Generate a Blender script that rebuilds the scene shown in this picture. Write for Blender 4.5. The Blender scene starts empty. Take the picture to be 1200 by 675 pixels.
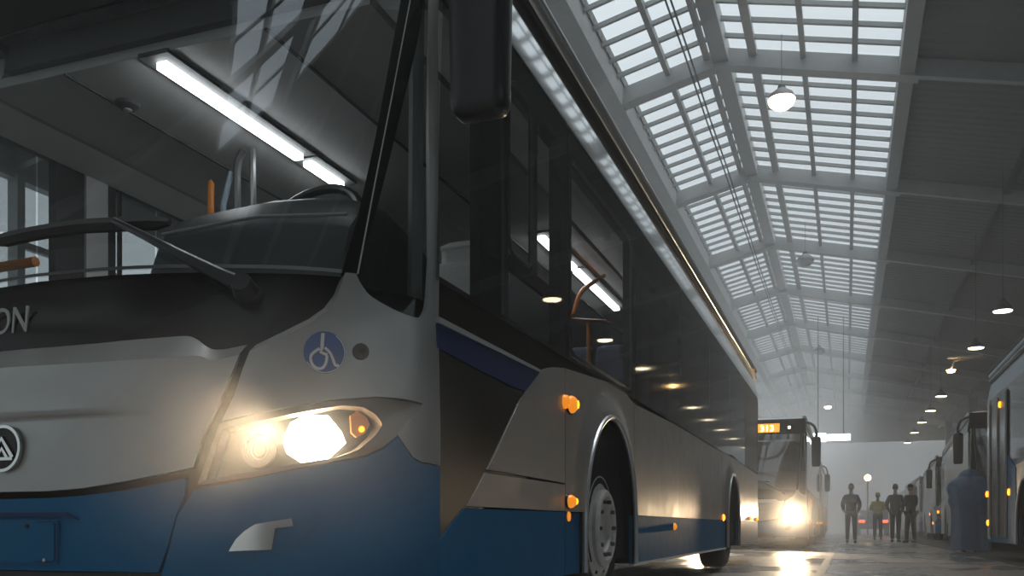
import bpy, bmesh, math, random
from mathutils import Vector, Matrix
random.seed(7)
S = bpy.context.scene
COL = S.collection
PI = math.pi

# ------------------------------------------------------------------ materials
def mat(name, base, rough=.5, metal=0., coat=0., emit=None, estr=0., noise=0., nscale=40., bump=0., spec=.5, rvar=0., bscale=None):
    m = bpy.data.materials.new(name); m.use_nodes = True
    nt = m.node_tree; b = nt.nodes['Principled BSDF']
    b.inputs['Base Color'].default_value = (*base, 1)
    b.inputs['Roughness'].default_value = rough
    b.inputs['Metallic'].default_value = metal
    b.inputs['Coat Weight'].default_value = coat
    b.inputs['Coat Roughness'].default_value = .08
    b.inputs['Specular IOR Level'].default_value = spec
    if emit:
        b.inputs['Emission Color'].default_value = (*emit, 1)
        b.inputs['Emission Strength'].default_value = estr
    if noise or bump or rvar:
        tc = nt.nodes.new('ShaderNodeTexCoord')
        n = nt.nodes.new('ShaderNodeTexNoise'); n.inputs['Scale'].default_value = nscale; n.inputs['Detail'].default_value = 6
        nt.links.new(tc.outputs['Object'], n.inputs['Vector'])
        if noise:
            mx = nt.nodes.new('ShaderNodeMix'); mx.data_type = 'RGBA'
            mx.inputs['A'].default_value = (*[c * (1 - noise) for c in base], 1)
            mx.inputs['B'].default_value = (*[min(1, c * (1 + noise)) for c in base], 1)
            nt.links.new(n.outputs['Fac'], mx.inputs['Factor']); nt.links.new(mx.outputs['Result'], b.inputs['Base Color'])
        if rvar:
            mr = nt.nodes.new('ShaderNodeMapRange'); mr.inputs['From Min'].default_value = .35; mr.inputs['From Max'].default_value = .65
            mr.inputs['To Min'].default_value = max(.02, rough - rvar); mr.inputs['To Max'].default_value = min(1, rough + rvar)
            nt.links.new(n.outputs['Fac'], mr.inputs['Value']); nt.links.new(mr.outputs['Result'], b.inputs['Roughness'])
        if bump:
            n2 = n
            if bscale:
                n2 = nt.nodes.new('ShaderNodeTexNoise'); n2.inputs['Scale'].default_value = bscale; n2.inputs['Detail'].default_value = 3
                nt.links.new(tc.outputs['Object'], n2.inputs['Vector'])
            bp = nt.nodes.new('ShaderNodeBump'); bp.inputs['Strength'].default_value = bump; bp.inputs['Distance'].default_value = .02
            nt.links.new(n2.outputs['Fac'], bp.inputs['Height']); nt.links.new(bp.outputs['Normal'], b.inputs['Normal'])
    return m

def glass(name, tint, refl=(1, 1, 1), rough=.02, f0=.04, tint_refl=None):
    """thin pane: clear or tinted straight through, mirror-like by Schlick's rule, alike from both sides"""
    m = bpy.data.materials.new(name); m.use_nodes = True; nt = m.node_tree
    nt.nodes.clear()
    o = nt.nodes.new('ShaderNodeOutputMaterial'); mx = nt.nodes.new('ShaderNodeMixShader')
    t = nt.nodes.new('ShaderNodeBsdfTransparent'); g = nt.nodes.new('ShaderNodeBsdfGlossy'); ge = nt.nodes.new('ShaderNodeNewGeometry')
    dot = nt.nodes.new('ShaderNodeVectorMath'); dot.operation = 'DOT_PRODUCT'
    nt.links.new(ge.outputs['Normal'], dot.inputs[0]); nt.links.new(ge.outputs['Incoming'], dot.inputs[1])
    def mth(op, x, y=None):
        n = nt.nodes.new('ShaderNodeMath'); n.operation = op
        for i, v in enumerate((x, y)):
            if v is None: continue
            if isinstance(v, (int, float)): n.inputs[i].default_value = v
            else: nt.links.new(v, n.inputs[i])
        return n.outputs[0]
    k = mth('POWER', mth('SUBTRACT', 1., mth('ABSOLUTE', dot.outputs['Value'])), 5.)
    f = mth('MULTIPLY_ADD', k, 1 - f0); f.node.inputs[2].default_value = f0
    t.inputs['Color'].default_value = (*tint, 1)
    g.inputs['Color'].default_value = (*refl, 1); g.inputs['Roughness'].default_value = rough
    nt.links.new(f, mx.inputs[0]); nt.links.new(t.outputs[0], mx.inputs[1]); nt.links.new(g.outputs[0], mx.inputs[2])
    nt.links.new(mx.outputs[0], o.inputs['Surface'])
    return m

M = {}
M['silver'] = mat('silver_paint', (.36, .355, .34), .38, .55, .15, noise=.06, nscale=9, bump=.015, bscale=260, rvar=.06)
M['silver_edge'] = mat('silver_trim', (.55, .56, .57), .3, .5, .4)
M['blue'] = mat('blue_paint', (.009, .125, .265), .55, .0, .0, spec=.08, noise=.06, nscale=7, bump=.012, bscale=240, rvar=.04)
M['navy'] = mat('navy_paint', (.010, .028, .11), .45, 0, 0, spec=.2)
M['gloss_black'] = mat('gloss_black', (.007, .007, .0065), .24, 0, 0, bump=.008, bscale=90, spec=.2)
M['black'] = mat('black_plastic', (.012, .012, .013), .45, noise=.2, nscale=60)
M['mirror_black'] = mat('black_moulded_plastic', (.014, .015, .016), .34, noise=.2, nscale=200, bump=.03, bscale=500)
M['rubber'] = mat('rubber', (.014, .0135, .013), .75, noise=.25, nscale=50, bump=.1)
M['dark'] = mat('dark_underbody', (.01, .01, .01), .8)
M['chrome'] = mat('polished_metal', (.62, .62, .6), .2, 1., bump=.004, bscale=25)
M['rail'] = mat('satin_rail', (.42, .42, .42), .32, .8)
M['cove'] = mat('polished_grey_panel', (.62, .64, .65), .07, .95, bump=.012, bscale=2.2)
M['rim'] = mat('steel_rim', (.66, .64, .61), .5, .15, noise=.3, nscale=22, bump=.1)
M['amber_on'] = mat('lit_amber_lens', (.9, .3, .02), .2, emit=(1, .30, .012), estr=3.4)
M['amber_dim'] = mat('amber_lens', (.7, .22, .02), .2, emit=(1, .30, .02), estr=.75)
M['amber_lens'] = mat('indicator_lens', (.55, .2, .03), .25, emit=(1, .33, .03), estr=.08)
M['red_on'] = mat('lit_red_lens', (.8, .05, .02), .2, emit=(1, .1, .04), estr=6)
M['head_on'] = mat('lit_headlamp', (1, .9, .75), .2, emit=(1, .78, .52), estr=26)
M['reflector'] = mat('headlamp_reflector', (.62, .55, .46), .38, .75)
M['head_bezel'] = mat('headlamp_surround', (.16, .15, .14), .33, .6, .3)
M['lens'] = glass('clear_lens', (.93, .93, .92), f0=.03)
M['wglass'] = glass('windscreen_glass', (.78, .80, .80), (.9, .95, 1), .012, .11)
M['sglass'] = glass('side_glass', (.55, .56, .56), (.7, .72, .73), .02, .045)
M['dglass'] = glass('dark_side_glass', (.06, .06, .06), (.75, .77, .78), .05, .05)
M['roofglass'] = glass('skylight_glass', (.93, .96, .97), f0=.02)
M['white'] = mat('white_decal', (.68, .68, .64), .5)
M['grey_text'] = mat('grey_lettering', (.30, .30, .29), .4, .2)
M['sticker'] = mat('blue_sticker', (.025, .085, .28), .4, noise=.15, nscale=30)
M['lining'] = mat('grey_cabin_lining', (.58, .58, .57), .7, noise=.05, nscale=15)
M['lining_dark'] = mat('dark_cabin_lining', (.07, .07, .07), .7)
M['dash'] = mat('dark_dashboard', (.045, .05, .052), .42, noise=.15, nscale=80)
M['strip'] = mat('lit_strip_lamp', (1, 1, 1), .4, emit=(.93, .97, 1), estr=17)
M['orange'] = mat('orange_rail', (.62, .20, .02), .4)
M['pole'] = mat('grey_pole', (.14, .14, .14), .35, .5)
M['seat'] = mat('seat_fabric', (.035, .045, .08), .85, noise=.3, nscale=120)
M['seat_grey'] = mat('pale_seat_cover', (.62, .62, .60), .8, noise=.15, nscale=60)
M['led'] = mat('lit_amber_display', (.5, .2, .02), .4, emit=(1, .42, .04), estr=1.1)
M['led_hi'] = mat('lit_display_digits', (1, .8, .4), .4, emit=(1, .72, .25), estr=6)
M['lampw'] = mat('lit_warm_lamp', (1, .9, .7), .3, emit=(1, .82, .52), estr=11)
M['lampbig'] = mat('lit_pendant_lamp', (1, .9, .7), .3, emit=(1, .80, .52), estr=14)
M['lampo'] = mat('lit_orange_lamp', (1, .7, .4), .3, emit=(1, .58, .22), estr=18)
M['lampoff'] = mat('unlit_lamp_cover', (.5, .5, .48), .4)
M['lightbox'] = mat('lit_white_panel', (1, 1, 1), .3, emit=(.92, .98, 1), estr=5)
M['steel'] = mat('painted_steel', (.36, .37, .37), .55, .2, noise=.15, nscale=6)
M['steel_dark'] = mat('dark_steel', (.07, .07, .07), .6, .2)
M['wall'] = mat('wall_cladding', (.30, .30, .295), .8, noise=.2, nscale=1.2)
M['skin'] = mat('skin', (.38, .24, .18), .6)
M['hair'] = mat('dark_hair', (.02, .016, .013), .7)
M['cloth_black'] = mat('black_cloth', (.018, .018, .02), .85, noise=.3, nscale=30)
M['cloth_navy'] = mat('navy_cloth', (.025, .03, .04), .85, noise=.3, nscale=30)
M['cloth_grey'] = mat('grey_cloth', (.06, .06, .058), .85, noise=.3, nscale=30)
M['hivis'] = mat('yellow_vest_cloth', (.62, .50, .06), .7, noise=.2, nscale=25)
M['band'] = mat('pale_reflective_band', (.6, .6, .58), .4)
M['poncho'] = mat('blue_raincoat', (.045, .10, .19), .42, noise=.25, nscale=8, bump=.6, bscale=9)
M['shoe'] = mat('dark_shoe', (.015, .013, .012), .5)
M['redcar'] = mat('dark_car_paint', (.04, .04, .045), .3, .3, .6)
M['paleblue'] = mat('pale_blue_paint', (.30, .38, .44), .4, .2, .3)

def corrugated():
    m = mat('corrugated_roof', (.15, .15, .147), .8)
    nt = m.node_tree; b = nt.nodes['Principled BSDF']
    tc = nt.nodes.new('ShaderNodeTexCoord'); w = nt.nodes.new('ShaderNodeTexWave')
    w.bands_direction = 'Y'; w.inputs['Scale'].default_value = 1.1; w.inputs['Distortion'].default_value = 0
    nt.links.new(tc.outputs['Object'], w.inputs['Vector'])
    bp = nt.nodes.new('ShaderNodeBump'); bp.inputs['Strength'].default_value = .5; bp.inputs['Distance'].default_value = .05
    nt.links.new(w.outputs['Fac'], bp.inputs['Height']); nt.links.new(bp.outputs['Normal'], b.inputs['Normal'])
    return m
M['roof'] = corrugated()

def floor_mat():
    m = bpy.data.materials.new('wet_concrete'); m.use_nodes = True; nt = m.node_tree; b = nt.nodes['Principled BSDF']
    tc = nt.nodes.new('ShaderNodeTexCoord')
    mp = nt.nodes.new('ShaderNodeMapping'); mp.inputs['Scale'].default_value = (1, .45, 1)
    nt.links.new(tc.outputs['Object'], mp.inputs['Vector'])
    n = nt.nodes.new('ShaderNodeTexNoise'); n.inputs['Scale'].default_value = .9; n.inputs['Detail'].default_value = 7
    n2 = nt.nodes.new('ShaderNodeTexNoise'); n2.inputs['Scale'].default_value = 34; n2.inputs['Detail'].default_value = 4
    nt.links.new(mp.outputs[0], n.inputs['Vector']); nt.links.new(tc.outputs['Object'], n2.inputs['Vector'])
    cr = nt.nodes.new('ShaderNodeValToRGB'); cr.color_ramp.elements[0].color = (.15, .147, .142, 1); cr.color_ramp.elements[1].color = (.33, .32, .30, 1)
    cr.color_ramp.elements[0].position = .3; cr.color_ramp.elements[1].position = .7
    nt.links.new(n.outputs['Fac'], cr.inputs[0]); nt.links.new(cr.outputs[0], b.inputs['Base Color'])
    mr = nt.nodes.new('ShaderNodeMapRange'); mr.inputs['From Min'].default_value = .38; mr.inputs['From Max'].default_value = .62
    mr.inputs['To Min'].default_value = .13; mr.inputs['To Max'].default_value = .5
    nt.links.new(n.outputs['Fac'], mr.inputs[0]); nt.links.new(mr.outputs[0], b.inputs['Roughness'])
    bp = nt.nodes.new('ShaderNodeBump'); bp.inputs['Strength'].default_value = .22; bp.inputs['Distance'].default_value = .01
    nt.links.new(n2.outputs['Fac'], bp.inputs['Height']); nt.links.new(bp.outputs['Normal'], b.inputs['Normal'])
    return m
M['floor'] = floor_mat()

# ------------------------------------------------------------------ object helpers
def link(name, me, parent=None, m=None):
    o = bpy.data.objects.new(name, me); COL.objects.link(o)
    if m is not None: me.materials.append(m)
    if parent is not None: o.parent = parent
    return o
def empty(name, loc=(0, 0, 0), rz=0, parent=None):
    o = bpy.data.objects.new(name, None); COL.objects.link(o); o.location = loc; o.rotation_euler = (0, 0, rz)
    o.empty_display_size = .2
    if parent is not None: o.parent = parent
    return o
def tag(o, label, cat, group=None, kind=None):
    o['label'] = label; o['category'] = cat
    if group: o['group'] = group
    if kind: o['kind'] = kind
    return o
def struct(o, label=None):
    o['kind'] = 'structure'
    if label: o['label'] = label
    return o
class MB:
    def __init__(s): s.v = []; s.f = []; s.sm = []
    def add(s, vs, fs, smooth=False):
        n = len(s.v); s.v += [tuple(v) for v in vs]; s.f += [tuple(i + n for i in f) for f in fs]; s.sm += [smooth] * len(fs); return s
    def box(s, x0, x1, y0, y1, z0, z1, mtx=None):
        vs = [(x, y, z) for z in (z0, z1) for y in (y0, y1) for x in (x0, x1)]
        if mtx is not None: vs = [mtx @ Vector(v) for v in vs]
        return s.add(vs, [(0, 2, 3, 1), (4, 5, 7, 6), (0, 1, 5, 4), (2, 6, 7, 3), (0, 4, 6, 2), (1, 3, 7, 5)])
    def tube(s, pts, r, n=8, closed=False, caps=True):
        pts = [Vector(p) for p in pts]; k = len(pts); rings = []
        up = None
        for i, p in enumerate(pts):
            if closed: t = pts[(i + 1) % k] - pts[i - 1]
            else: t = pts[min(i + 1, k - 1)] - pts[max(i - 1, 0)]
            t.normalize()
            if up is None:
                up = Vector((0, 0, 1)) if abs(t.z) < .9 else Vector((0, 1, 0))
            a = t.cross(up); a.normalize(); b = a.cross(t); b.normalize(); up = b
            rr = r[i] if isinstance(r, (list, tuple)) else r
            rings.append([p + a * math.cos(2 * PI * j / n) * rr + b * math.sin(2 * PI * j / n) * rr for j in range(n)])
        vs = [v for ring in rings for v in ring]; fs = []
        for i in range(k if closed else k - 1):
            for j in range(n):
                a, b = i * n + j, i * n + (j + 1) % n
                c, d = ((i + 1) % k) * n + (j + 1) % n, ((i + 1) % k) * n + j
                fs.append((a, b, c, d))
        if not closed and caps: fs += [tuple(reversed(range(n))), tuple(range((k - 1) * n, k * n))]
        return s.add(vs, fs, True)
    def lathe(s, prof, n=32, axis='Z', mtx=None, smooth=True):
        vs = []; fs = []
        for (r, h) in prof:
            for j in range(n):
                a = 2 * PI * j / n; x, y = r * math.cos(a), r * math.sin(a)
                v = (x, y, h) if axis == 'Z' else ((h, x, y) if axis == 'X' else (x, h, y))
                vs.append(mtx @ Vector(v) if mtx is not None else v)
        for i in range(len(prof) - 1):
            for j in range(n):
                fs.append((i * n + j, i * n + (j + 1) % n, (i + 1) * n + (j + 1) % n, (i + 1) * n + j))
        return s.add(vs, fs, smooth)
    def prism(s, poly, a, b, axis):
        """poly of 2D points extruded along axis ('X','Y','Z') from a to b"""
        def P(p, h): return {'X': (h, p[0], p[1]), 'Y': (p[0], h, p[1]), 'Z': (p[0], p[1], h)}[axis]
        n = len(poly); vs = [P(p, a) for p in poly] + [P(p, b) for p in poly]
        fs = [tuple(range(n)), tuple(reversed(range(n, 2 * n)))] + [(i, i + n, (i + 1) % n + n, (i + 1) % n) for i in range(n)]
        return s.add(vs, fs)
    def build(s, name, m, parent=None, fix=True, auto=35, bevel=0):
        me = bpy.data.meshes.new(name); me.from_pydata(s.v, [], s.f)
        me.polygons.foreach_set('use_smooth', s.sm)
        if fix:
            bm = bmesh.new(); bm.from_mesh(me); bmesh.ops.recalc_face_normals(bm, faces=bm.faces)
            for e in bm.edges:
                if len(e.link_faces) == 2 and e.calc_face_angle(0) > math.radians(auto): e.smooth = False
            bm.to_mesh(me); bm.free()
        o = link(name, me, parent, m)
        if bevel:
            md = o.modifiers.new('edge', 'BEVEL'); md.width = bevel; md.segments = 2; md.limit_method = 'ANGLE'; md.angle_limit = math.radians(40)
        return o

def catmull(p, n=6, closed=False):
    out = []; k = len(p)
    for i in range(k if closed else k - 1):
        P = [p[(i + j) % k] if closed else p[min(max(i + j, 0), k - 1)] for j in (-1, 0, 1, 2)]
        for q in range(n):
            t = q / n
            out.append(tuple(.5 * (2 * P[1][a] + (P[2][a] - P[0][a]) * t + (2 * P[0][a] - 5 * P[1][a] + 4 * P[2][a] - P[3][a]) * t * t
                                   + (3 * P[1][a] - P[0][a] - 3 * P[2][a] + P[3][a]) * t ** 3) for a in range(len(p[0]))))
    if not closed: out.append(tuple(p[-1]))
    return out
def resample(p, n):
    L = [0]
    for a, b in zip(p, p[1:]): L.append(L[-1] + math.dist(a, b))
    out = []; i = 0
    for k in range(n):
        t = L[-1] * k / (n - 1)
        while i < len(p) - 2 and L[i + 1] < t: i += 1
        u = (t - L[i]) / max(1e-9, L[i + 1] - L[i])
        out.append(tuple(a + (b - a) * u for a, b in zip(p[i], p[i + 1])))
    return out
def roundpoly(p, r, n=4):
    out = []; k = len(p)
    for i in range(k):
        a, b, c = Vector(p[i - 1]), Vector(p[i]), Vector(p[(i + 1) % k])
        u = (a - b); v = (c - b); rr = min(r, u.length * .45, v.length * .45)
        u.normalize(); v.normalize(); A = b + u * rr; B = b + v * rr
        for j in range(n + 1):
            t = j / n
            out.append(tuple(A * (1 - t) ** 2 + b * 2 * t * (1 - t) + B * t * t))
    return out
def interp(tab, x):
    if x <= tab[0][0]: return tab[0][1]
    for (a, va), (b, vb) in zip(tab, tab[1:]):
        if x <= b: return va + (vb - va) * (x - a) / (b - a)
    return tab[-1][1]
def sstep(a, b, x):
    t = min(1, max(0, (x - a) / (b - a))); return t * t * (3 - 2 * t)

def text_mesh(name, body, size, m, parent, align='CENTER', ext=.003):
    cu = bpy.data.curves.new(name, 'FONT'); cu.body = body; cu.size = size; cu.extrude = ext; cu.align_x = align
    t = bpy.data.objects.new(name, cu); COL.objects.link(t); bpy.context.view_layer.update()
    me = bpy.data.meshes.new_from_object(t.evaluated_get(bpy.context.evaluated_depsgraph_get()))
    bpy.data.objects.remove(t); bpy.data.curves.remove(cu); me.materials.clear()
    me.name = name
    return link(name, me, parent, m)
def absorb(o, p):
    """moves the geometry of p into o, keeping its material"""
    bm = bmesh.new(); bm.from_mesh(o.data); k = len(bm.faces)
    bm.from_mesh(p.data); bm.faces.ensure_lookup_table()
    for f in bm.faces[k:]: f.material_index = len(o.data.materials)
    bm.to_mesh(o.data); bm.free(); o.data.materials.append(p.data.materials[0])
    me = p.data; bpy.data.objects.remove(p); bpy.data.meshes.remove(me)

# ------------------------------------------------------------------ bus body surface (q sideways, d back from the nose, z up)
W, D, NN = 1.275, .75, 2.6
_T = []; _s = 0; _p = (0, 0)
for i in range(3001):
    th = i / 3000 * PI / 2
    q, d = W * math.sin(th) ** (2 / NN), D * (1 - max(0, math.cos(th)) ** (2 / NN))
    _s += math.hypot(q - _p[0], d - _p[1]); _p = (q, d); _T.append((_s, q, d))
SC = _s
def s2qd(s):
    a, b = 0, 3000
    while b - a > 1:
        m = (a + b) // 2
        if _T[m][0] < s: a = m
        else: b = m
    t = (s - _T[a][0]) / max(1e-9, _T[b][0] - _T[a][0]); t = min(1, max(0, t))
    return _T[a][1] + (_T[b][1] - _T[a][1]) * t, _T[a][2] + (_T[b][2] - _T[a][2]) * t
def rake(z):
    a = min(.05 * max(0, z - .5), .03); t = max(0, z - 1.1)
    return a + .40 * (t * t / .24 if t < .12 else t - .06)
def front(s, z):
    sg = 1 if s >= 0 else -1; s = abs(s)
    if s >= SC: return Vector((sg * W, D + s - SC, z))
    q, e = s2qd(s)
    return Vector((sg * q, e + rake(z) * (1 - e / D), z))
def fnorm(s, z):
    h = .004
    n = (front(s + h, z) - front(s - h, z)).cross(front(s, z + h) - front(s, z - h)); n.normalize(); return n
def FM(off=0.):
    f = off if callable(off) else (lambda s, z: off)
    return lambda s, z, extra=0.: front(s, z) + fnorm(s, z) * (f(s, z) + extra)
def LM(sg, off=0.):                                                   # flank: (d, z)
    f = off if callable(off) else (lambda d, z: off)
    return lambda d, z, extra=0.: Vector((sg * (W + f(d, z) + extra), d, z))

def panel_data(outline, fmap, th=.018, ds=.045, dz=.07, holes=False):
    bm = bmesh.new()
    vs = [bm.verts.new((a, b, 0)) for a, b in outline]
    f = bm.faces.new(vs); bm.normal_update()
    if f.normal.z < 0: bmesh.ops.reverse_faces(bm, faces=[f])
    bmesh.ops.triangulate(bm, faces=bm.faces[:], ngon_method='EAR_CLIP')
    xs = [a for a, b in outline]; zs = [b for a, b in outline]
    def cuts(lo, hi, st):
        k = int(math.floor(lo / st)) + 1; o = []
        while k * st < hi - 1e-4: o.append(k * st); k += 1
        return o
    for x in cuts(min(xs), max(xs), ds):
        bmesh.ops.bisect_plane(bm, geom=bm.verts[:] + bm.edges[:] + bm.faces[:], plane_co=(x, 0, 0), plane_no=(1, 0, 0), dist=1e-5)
    for z in cuts(min(zs), max(zs), dz):
        bmesh.ops.bisect_plane(bm, geom=bm.verts[:] + bm.edges[:] + bm.faces[:], plane_co=(0, z, 0), plane_no=(0, 1, 0), dist=1e-5)
    bm.verts.index_update()
    V = [(v.co.x, v.co.y) for v in bm.verts]; F = [[v.index for v in f.verts] for f in bm.faces]
    bl = []
    for e in bm.edges:
        if len(e.link_faces) == 1:
            l = e.link_faces[0].loops
            for lp in l:
                if lp.edge == e: bl.append((lp.vert.index, lp.link_loop_next.vert.index))
    bm.free()
    h = .003
    pos = [fmap(a, b) for a, b in V]
    nor = []
    for a, b in V:
        n = (fmap(a + h, b) - fmap(a - h, b)).cross(fmap(a, b + h) - fmap(a, b - h)); n.normalize(); nor.append(n)
    return V, F, bl, pos, nor
def panel(name, outline, fmap, m, parent, th=.018, ds=.045, dz=.07, extra=None, flip=False):
    V, F, bl, pos, nor = panel_data(outline, fmap, th, ds, dz)
    verts = list(pos); faces = [list(f) for f in F]; ln = [[nor[i] for i in f] for f in F]
    sgn = 1
    if flip:                                                            # mirrored flank: outward is -X
        faces = [f[::-1] for f in faces]; ln = [[-n for n in l[::-1]] for l in ln]; sgn = -1
    smooth = [True] * len(faces)
    if th:
        for a, b in bl:
            n = len(verts)
            verts += [pos[a], pos[b], pos[b] - nor[b] * sgn * th, pos[a] - nor[a] * sgn * th]
            f = [n, n + 3, n + 2, n + 1]
            if flip: f = f[::-1]
            faces.append(f); ln.append([Vector((0, 0, 0))] * 4); smooth.append(False)
    me = bpy.data.meshes.new(name); me.from_pydata([tuple(v) for v in verts], [], faces)
    me.polygons.foreach_set('use_smooth', smooth)
    me.update()
    me.normals_split_custom_set([tuple(n) for l in ln for n in l])
    return link(name, me, parent, m)
def strip(name, A, offA, B, offB, base, m, parent, n=40, flip=False, mir=1):
    """band between two curves on the body, each at its own height above the surface"""
    A = resample(A, n); B = resample(B, n); mb = MB(); vs = []
    for a, b in zip(A, B):
        for t in (0, .5, 1):
            p = (a[0] + (b[0] - a[0]) * t, a[1] + (b[1] - a[1]) * t)
            vs.append(base(mir * p[0], p[1], offA + (offB - offA) * t))
    fs = []
    for i in range(n - 1):
        for j in range(2): fs.append((i * 3 + j, i * 3 + j + 1, i * 3 + j + 4, i * 3 + j + 3))
    mb.add(vs, fs, True)
    return mb.build(name, m, parent, fix=True)
def ribbon(name, pts, w, fmap, m, parent, th=.006, closed=False):
    """raised line of width w that follows the body"""
    k = len(pts); L = []; R = []
    for i in range(k):
        a = pts[i - 1] if (closed or i) else pts[0]; b = pts[(i + 1) % k] if (closed or i < k - 1) else pts[-1]
        t = Vector((b[0] - a[0], b[1] - a[1])); t.normalize()
        ww = (w[i] if isinstance(w, list) else w) / 2
        L.append((pts[i][0] - t.y * ww, pts[i][1] + t.x * ww)); R.append((pts[i][0] + t.y * ww, pts[i][1] - t.x * ww))
    mb = MB(); vs = []
    for l, r in zip(L, R): vs += [fmap(*l, -th), fmap(*l), fmap(*r), fmap(*r, -th)]
    fs = []
    for i in range(k if closed else k - 1):
        j = (i + 1) % k
        for a in range(3): fs.append((i * 4 + a, i * 4 + a + 1, j * 4 + a + 1, j * 4 + a))
    if not closed: fs += [(3, 2, 1, 0), ((k - 1) * 4, (k - 1) * 4 + 1, (k - 1) * 4 + 2, (k - 1) * 4 + 3)]
    mb.add(vs, fs, False)
    if name is None: return mb
    return mb.build(name, m, parent)
def disc(name, s, z, r, fmap, m, parent, th=.01, n=28):
    return panel(name, [(s + r * math.cos(2 * PI * i / n), z + r * math.sin(2 * PI * i / n)) for i in range(n)], fmap, m, parent, th, ds=1, dz=1)
def mirror_out(o): return [(-a, b) for a, b in o]

# ------------------------------------------------------------------ the bus
def arch(cd, n=20, base=.26, grow=0.):
    w, h = .60 + grow, .63 + grow
    return [(cd - w, base), (cd - w, .5)] + [(cd - w * math.cos(PI * i / n), .5 + h * math.sin(PI * i / n)) for i in range(1, n)] + [(cd + w, .5), (cd + w, base)]
def arch_x(cd, z):
    return .60 if z < .5 else .60 * math.sqrt(max(0, 1 - ((z - .5) / .63) ** 2))
A1, A2, REAR = 2.93, 8.95, 12.36
TOP = [(1.47, 1.08), (1.64, 1.18), (1.83, 1.24), (2.06, 1.28), (2.5, 1.31), (3.07, 1.35), (3.35, 1.345), (3.5, 1.315), (3.65, 1.30), (5.06, 1.325), (7.6, 1.325), (8.3, 1.33), (9.0, 1.37), (9.8, 1.33), (12.36, 1.31)]
SWOOSH = catmull([(.56, .43), (.70, .51), (.83, .575), (.9, .62), (1.02, .71), (1.11, .78), (1.31, .95), (1.47, 1.08), (1.64, 1.185), (1.83, 1.245), (2.06, 1.28)], 6)
def fe(z): return interp([(.3, .575), (.84, .59), (1.42, .56), (2.33, .63), (2.6, .65)], z)

def silver_seg(d0, d1, archd=None):
    top = [(d0, interp(TOP, d0))] + [p for p in TOP if d0 < p[0] < d1] + [(d1, interp(TOP, d1))]
    lo = [(d0, .575)]
    if archd:
        x = arch_x(archd, .575)
        lo += [(archd - x, .575)] + [p for p in arch(archd) if p[1] > .58] + [(archd + x, .575)]
    lo.append((d1, .575))
    return lo + top[::-1]
def blue_seg(d0, d1, archd=None):
    if not archd: return [(d0, .26), (d1, .26), (d1, .571), (d0, .571)]
    x = arch_x(archd, .571)
    a = [(d0, .26), (archd - .6, .26), (archd - .6, .5), (archd - x, .571), (d0, .571)]
    b = [(archd + .6, .26), (d1, .26), (d1, .571), (archd + x, .571), (archd + .6, .5)]
    return [a, b]
def flare(cd):
    def f(d, z):
        if z < .5: rr = abs(d - cd) / .60
        else: rr = math.hypot((d - cd) / .60, (z - .5) / .63)
        return .03 * (1 - sstep(1.02, 1.30, rr)) * (1 - sstep(1.15, 1.3, z) * .6)
    return f

def wheel_parts(root, sg, cd, rear=False):
    X = sg * (W - .065)
    w = empty('wheel', (X, cd, .49), 0, root)
    k = sg
    MB().lathe([(.285, -.02 * k), (.30, 0), (.36, .015 * k), (.43, .01 * k), (.47, -.02 * k), (.487, -.06 * k), (.487, -.24 * k), (.46, -.28 * k), (.30, -.28 * k)], 48, 'X').build('tyre', M['rubber'], w)
    if rear: prof = [(.288, -.02 * k), (.27, -.05 * k), (.25, -.16 * k), (.17, -.17 * k), (.165, -.06 * k), (.13, -.05 * k), (.12, -.08 * k), (.0, -.08 * k)]
    else: prof = [(.305, -.01 * k), (.308, .014 * k), (.298, .018 * k), (.288, .0), (.280, .006 * k), (.25, .020 * k), (.225, .024 * k), (.0, .02 * k)]
    rim = MB().lathe(prof, 48, 'X').build('rim', M['rim'], w)
    h = MB()
    for i in range(10):
        a = 2 * PI * i / 10
        h.lathe([(.021, -.01 * k), (.020, .004 * k), (.0, .004 * k)], 12, 'X', Matrix.Translation(((-.10 if rear else .012) * k, .256 * math.cos(a), .256 * math.sin(a))))
    absorb(rim, h.build('hand_hole', M['dark'], rim))
    xo = .045 if not rear else -.03; r0 = .222 if not rear else .172
    hub = MB().lathe([(r0, -.01 * k if not rear else -.06 * k), (r0 + .005, xo * k), (r0 - .01, (xo + .014) * k), (r0 - .035, (xo + .016) * k), (r0 - .045, (xo + .002) * k), (r0 - .085, (xo) * k), (r0 - .092, (xo - .06) * k), (r0 * .42, (xo - .065) * k), (r0 * .38, (xo - .03) * k), (0, (xo - .03) * k)], 40, 'X').build('hub_ring', M['rim'], w)
    n = MB()
    for i in range(10):
        a = 2 * PI * i / 10
        n.lathe([(.013, (xo + .008) * k), (.013, (xo + .03) * k), (.0, (xo + .034) * k)], 6, 'X', Matrix.Translation((-.008 * k, (r0 - .062) * math.cos(a), (r0 - .062) * math.sin(a))), False)
    absorb(hub, n.build('wheel_nut', M['steel_dark'], w))

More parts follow.
